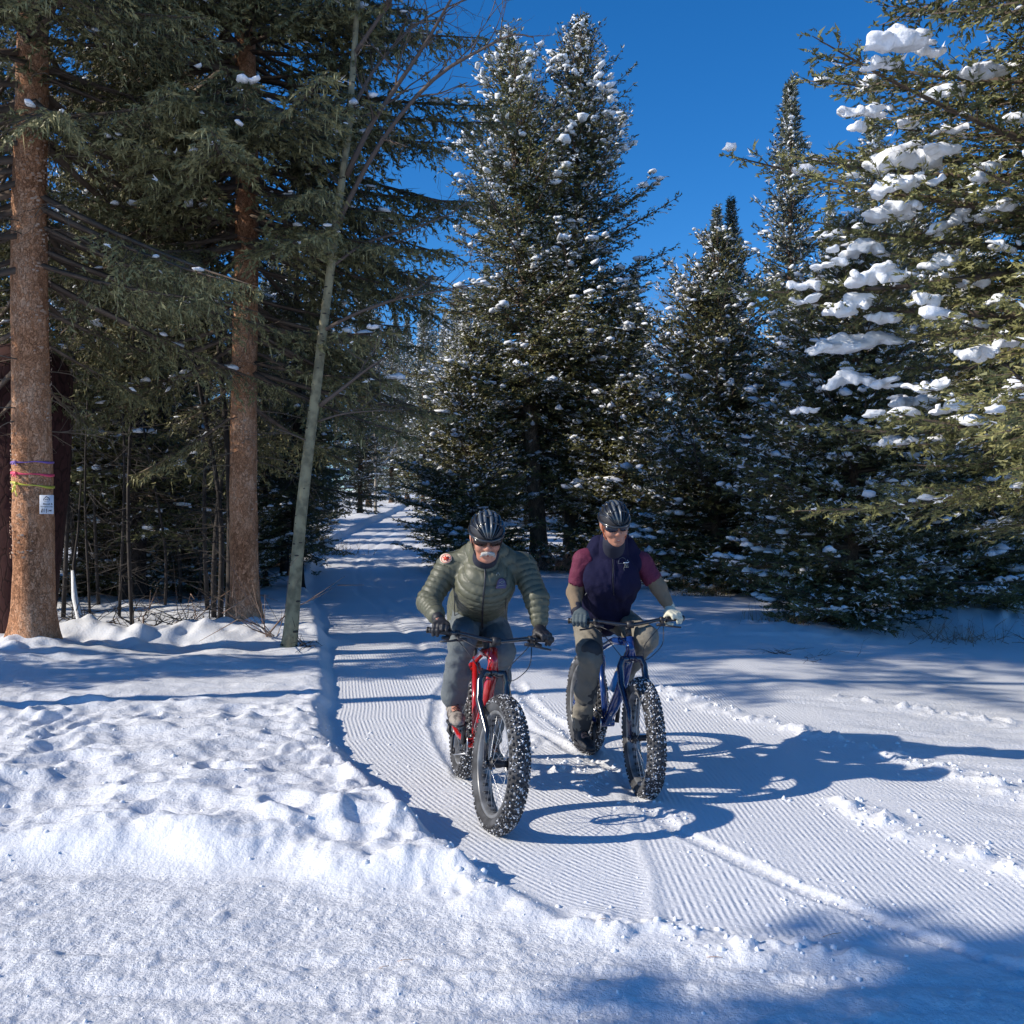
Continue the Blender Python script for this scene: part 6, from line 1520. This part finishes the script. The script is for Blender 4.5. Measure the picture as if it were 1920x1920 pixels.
# ================= rider on the blue bicycle
sd2 = I2['saddle']; L2 = norm(I2['left']*A_(1, 1, 0))
S2 = dict(label='smiling man in navy fleece vest and maroon shirt riding the blue fat tyre bicycle', skin='skin2', hair='brown_hair', smile=True, lens='lens2', trousers='khaki',
          gloveR='glove_blue', gloveL='glove_cream', cuffR='collar', cuffL='glove_cream', shoe='shoe_black', lever='L', hem=.062, greyribs=(3, 4), strapm='orange_strap',
          pelvis=sd2+A_(.02, 0, .075), chest=P(1146, 1082, 6.62), neck=P(1150, 1030, 6.58), headc=P(1152, 986, 6.42), look=A_(.17, -.93, -.33), roll=.10, hscale=1.06,
          shR=P(1094, 1050, 6.62), shL=P(1202, 1054, 6.68), elR=P(1077, 1112, 6.66), elL=P(1235, 1102, 6.66), wrR=None,
          hipR=sd2-L2*.09+A_(.02, -.02, .02), hipL=sd2+L2*.09+A_(.02, -.02, .03), knR=P(1106, 1235, 6.52), knL=P(1212, 1195, 6.50), footR=-.01, footL=-.02)
del S2['wrR']
R2, B2, legs2, hand2, lat2 = rider(S2, I2)
vs_ = [('c', S2['pelvis']+A_(-.01, -.03, -.02), S2['pelvis']+A_(0, -.05, .10), .172, .165, (lat2, 1.12)), ('c', P(1128, 1021, 6.60), S2['shR']*.84+S2['shL']*.16, .075, .078), ('c', P(1171, 1022, 6.64), S2['shL']*.84+S2['shR']*.16, .075, .078), ('c', P(1138, 1136, 6.82), P(1140, 1110, 6.72), .150, .150, (lat2, 1.12)), ('c', S2['pelvis']+A_(0, -.02, .01), S2['chest'], .150, .155, (lat2, 1.14)), ('c', S2['chest'], S2['neck']-A_(0, 0, .01), .160, .085, (lat2, 1.05)), ('c', S2['shL']*.84+S2['shR']*.16, S2['shR']*.84+S2['shL']*.16, .079, .079)]
armcut = []
VV, VF = sdf_mesh(vs_, .009, .035); N = vnormals(VV, VF)
VV = VV+N*(.016*fbm(VV[:, 0]*1.2+VV[:, 2]*.5, VV[:, 2]*.6+VV[:, 1], .12, 3, 24)+.004*fbm(VV[:, 0], VV[:, 2], .05, 2, 26))[:, None]
vest = mesh_np('vest', VV, VF, M['vest'], R2)
for s, k in ((-1, 'R'), (1, 'L')):
    e = S2['el'+k]; sh = S2['sh'+k]; m_ = sh+(e-sh)*.62; wr = hand2[s][0]
    V, F = sdf_mesh([('c', sh*.9+S2['neck']*.1, sh, .064, .068), ('c', sh, m_, .068, .064)], .0065, .02, subs=[('c', m_+(e-m_)*.05, e+(e-m_)*2,   .052, .07)]); N = vnormals(V, F)
    V = V+N*(.004*fbm(V[:, 0]+V[:, 1], V[:, 2], .05, 3, 28))[:, None]; mesh_np('shirt_sleeve', V, F, M['shirt'], R2)
    V, F = sdf_mesh([('c', sh, e, .060, .052), ('c', e, wr, .053, .036)], .0065, .02); N = vnormals(V, F)
    V = V+N*(.003*fbm(V[:, 0]+V[:, 1], V[:, 2], .05, 3, 29))[:, None]; mesh_np('base_layer_sleeve', V, F, M['sleeve'], R2)
V, F = sdf_mesh([('c', S2['neck']-A_(0, 0, .03), S2['neck']+norm(S2['headc']-S2['neck'])*.075, .100, .090)], .007, .01, subs=[('c', S2['neck']+A_(0, -.025, .0), S2['headc']+A_(0, -.03, .05), .055, .080)]); mesh_np('collar', V, F, M['vest'], vest)
V, F = sdf_mesh([('c', S2['neck']-A_(0, .01, .03), S2['headc']+A_(0, .03, -.095), .075, .070)], .007, .01); mesh_np('neck_gaiter', V, F, M['collar'], R2)
px_tube('zip', VV, [(1149, 1040), (1150, 1065), (1149, 1090), (1151, 1116)], .0035, 'zip', vest, n=24, off=.003)
for dx in (-3, 3): px_tube('zip_placket', VV, [(1149+dx, 1042), (1150+dx, 1065), (1149+dx, 1090), (1151+dx, 1116)], .0035, 'vest', vest, n=24, off=.002)
lg = [(1159+16*u, 1056.5-11*math.sqrt(max(0, 1-(2*u-1)**2))) for u in np.linspace(0, 1, 13)]
MB().tube(drape(VV, lg+[lg[0]], .006), .0016, 5).build('dim_emblem', M['logo_dim'], vest)
MB().tube(drape(VV, [(1169.5, 1055.5), (1173, 1055), (1177, 1055), (1179, 1053.5), (1178, 1051), (1176, 1050.5)], .007), .0035, 6).build('white_logo', M['logo_white'], vest)
for (y, x0, x1) in ((1059.5, 1171, 1177.5), (1063.2, 1170.5, 1173.2), (1063.2, 1174.5, 1178.5)):
    MB().tube(drape(VV, [(x0, y), ((x0+x1)/2, y), (x1, y)], .0065), .0022, 6).build('vest_lettering', M['logo_pale'], vest)
MB().tube(drape(VV, [(1169.5, 1064), (1170.5, 1070)], .0065), .0016, 5).build('logo_stroke', M['logo_dim'], vest)
MB().tube(drape(VV, [(1097, 1116), (1099.5, 1112)], .006), .0022, 5).build('small_logo', M['logo_pale'], vest)
# dark knee and shin reinforcement on the khaki trousers
h, kn, an, so = legs2[-1]
def shell(name, a, b, ra, rb, m, parent, sd): 
    V, F = sdf_mesh([('c', a, b, ra, rb)], .008, .02); N = vnormals(V, F)
    mesh_np(name, V+N*(.006*fbm(V[:, 0]*1.3+V[:, 1], V[:, 2]*.9, .07, 3, sd))[:, None], F, M[m], parent)
L2v = L2
shell('knee_panel', kn+A_(.012, -.006, .06), kn+(an-kn)*.52+A_(.008, -.004, 0), .066, .068, 'dark_patch', R2, 51)
shell('ankle_panel', kn+(an-kn)*.72+A_(.006, -.004, 0), an+A_(0, 0, .0), .062, .060, 'dark_patch', R2, 53)
# parent everything of a rider at its root with the right offset
for root in (R1, R2):
    lo = Matrix.Translation(-Vector(root.location))
    for ch in root.children: ch.matrix_parent_inverse = lo
for root in (BK1, BK2): pass
print('riders done', _t.time()-_T if '_T' in globals() else '')
# ---------------------------------------------------------------- loose snow crumbs
def crumbs():
    rng = np.random.RandomState(31); X = []; Y = []; S = []
    def sc_(n, fx, s0, s1):
        for _ in range(n):
            x, y = fx(); X.append(x); Y.append(y); S.append(s0+(s1-s0)*rng.rand()**3)
    def line(pts, wd):
        pts = np.array(pts, float)
        def f():
            k = rng.randint(len(pts)-1); t = rng.rand(); p = pts[k]*(1-t)+pts[k+1]*t; return p[0]+rng.normal()*wd, p[1]+rng.normal()*wd*1.4
        return f
    sc_(520, lambda: (rng.uniform(-2.3, 2.3), rng.uniform(3.1, 4.6)), .002, .009)
    sc_(160, lambda: (rng.uniform(-3.5, -.4), rng.uniform(4.6, 8)), .004, .022)
    sc_(150, line([(-1.55, 8.3), (-1.15, 6.9), (-.8, 6.0), (-.5, 5.3), (-.2, 4.75), (.1, 4.4)], .07), .004, .020)
    sc_(260, line([(1.45, 9.7), (1.75, 8.7), (2.5, 7.3), (2.9, 6.5), (3.3, 5.2)], .14), .004, .020)
    sc_(240, line([(1.9, 5.9), (2.1, 5.3), (2.35, 4.8), (2.75, 4.2)], .12), .004, .022)
    sc_(150, line([(.3, 4.2), (.8, 3.98), (1.4, 3.9)], .09), .003, .016)
    sc_(260, line([(.75, 6.0), (.86, 5.4), (1.25, 4.6), (1.62, 4.05)], .09), .003, .012)
    sc_(240, line([(.05, 10), (.18, 8.9), (.42, 7.9), (.52, 7.2)], .09), .004, .016)
    sc_(200, line([(.3, 6.5), (.75, 6.55), (.0, 7.0)], .16), .004, .02)
    sc_(220, lambda: (rng.uniform(-1.2, 3.6), rng.uniform(4.2, 8.5)), .003, .009)
    X = np.array(X); Y = np.array(Y); S = np.array(S)
    ok = ~((scarp_dist(X, Y) > .05) & (X < -1.2)); X, Y, S = X[ok], Y[ok], S[ok]
    Z = ground_parts(X, Y)[0]; V0, F0 = ico(1); N = len(X)
    v = V0[None]*S[:, None, None]*rng.uniform(.6, 1.3, (N, 1, 3))*rng.uniform(.75, 1.2, (N, len(V0), 1))
    big = S > .008
    def mk(sel, Vb, Fb):
        n = sel.sum(); v = Vb[None]*S[sel][:, None, None]*rng.uniform(.6, 1.3, (n, 1, 3))*rng.uniform(.7, 1.25, (n, len(Vb), 1))
        v = v+np.stack([X[sel], Y[sel], Z[sel]-S[sel]*.05], 1)[:, None]
        return v.reshape(-1, 3), (Fb[None]+(np.arange(n)*len(Vb))[:, None, None]).reshape(-1, 3)
    Vo = np.array([[1, 0, 0], [0, 1, 0], [-1, 0, 0], [0, -1, 0], [0, 0, 1], [0, 0, -1.]]); Fo = np.array([[0, 1, 4], [1, 2, 4], [2, 3, 4], [3, 0, 4], [1, 0, 5], [2, 1, 5], [3, 2, 5], [0, 3, 5]])
    a, fa = mk(big, V0, F0); b, fb = mk(~big, Vo, Fo)
    o = mesh_np('snow_crumbs', np.vstack([a, b]), np.vstack([fa, fb+len(a)]), M['snow_clump'])
    tag(o, 'loose crumbs and small chunks of snow scattered over the trail and bank', 'snow', kind='stuff')
crumbs()
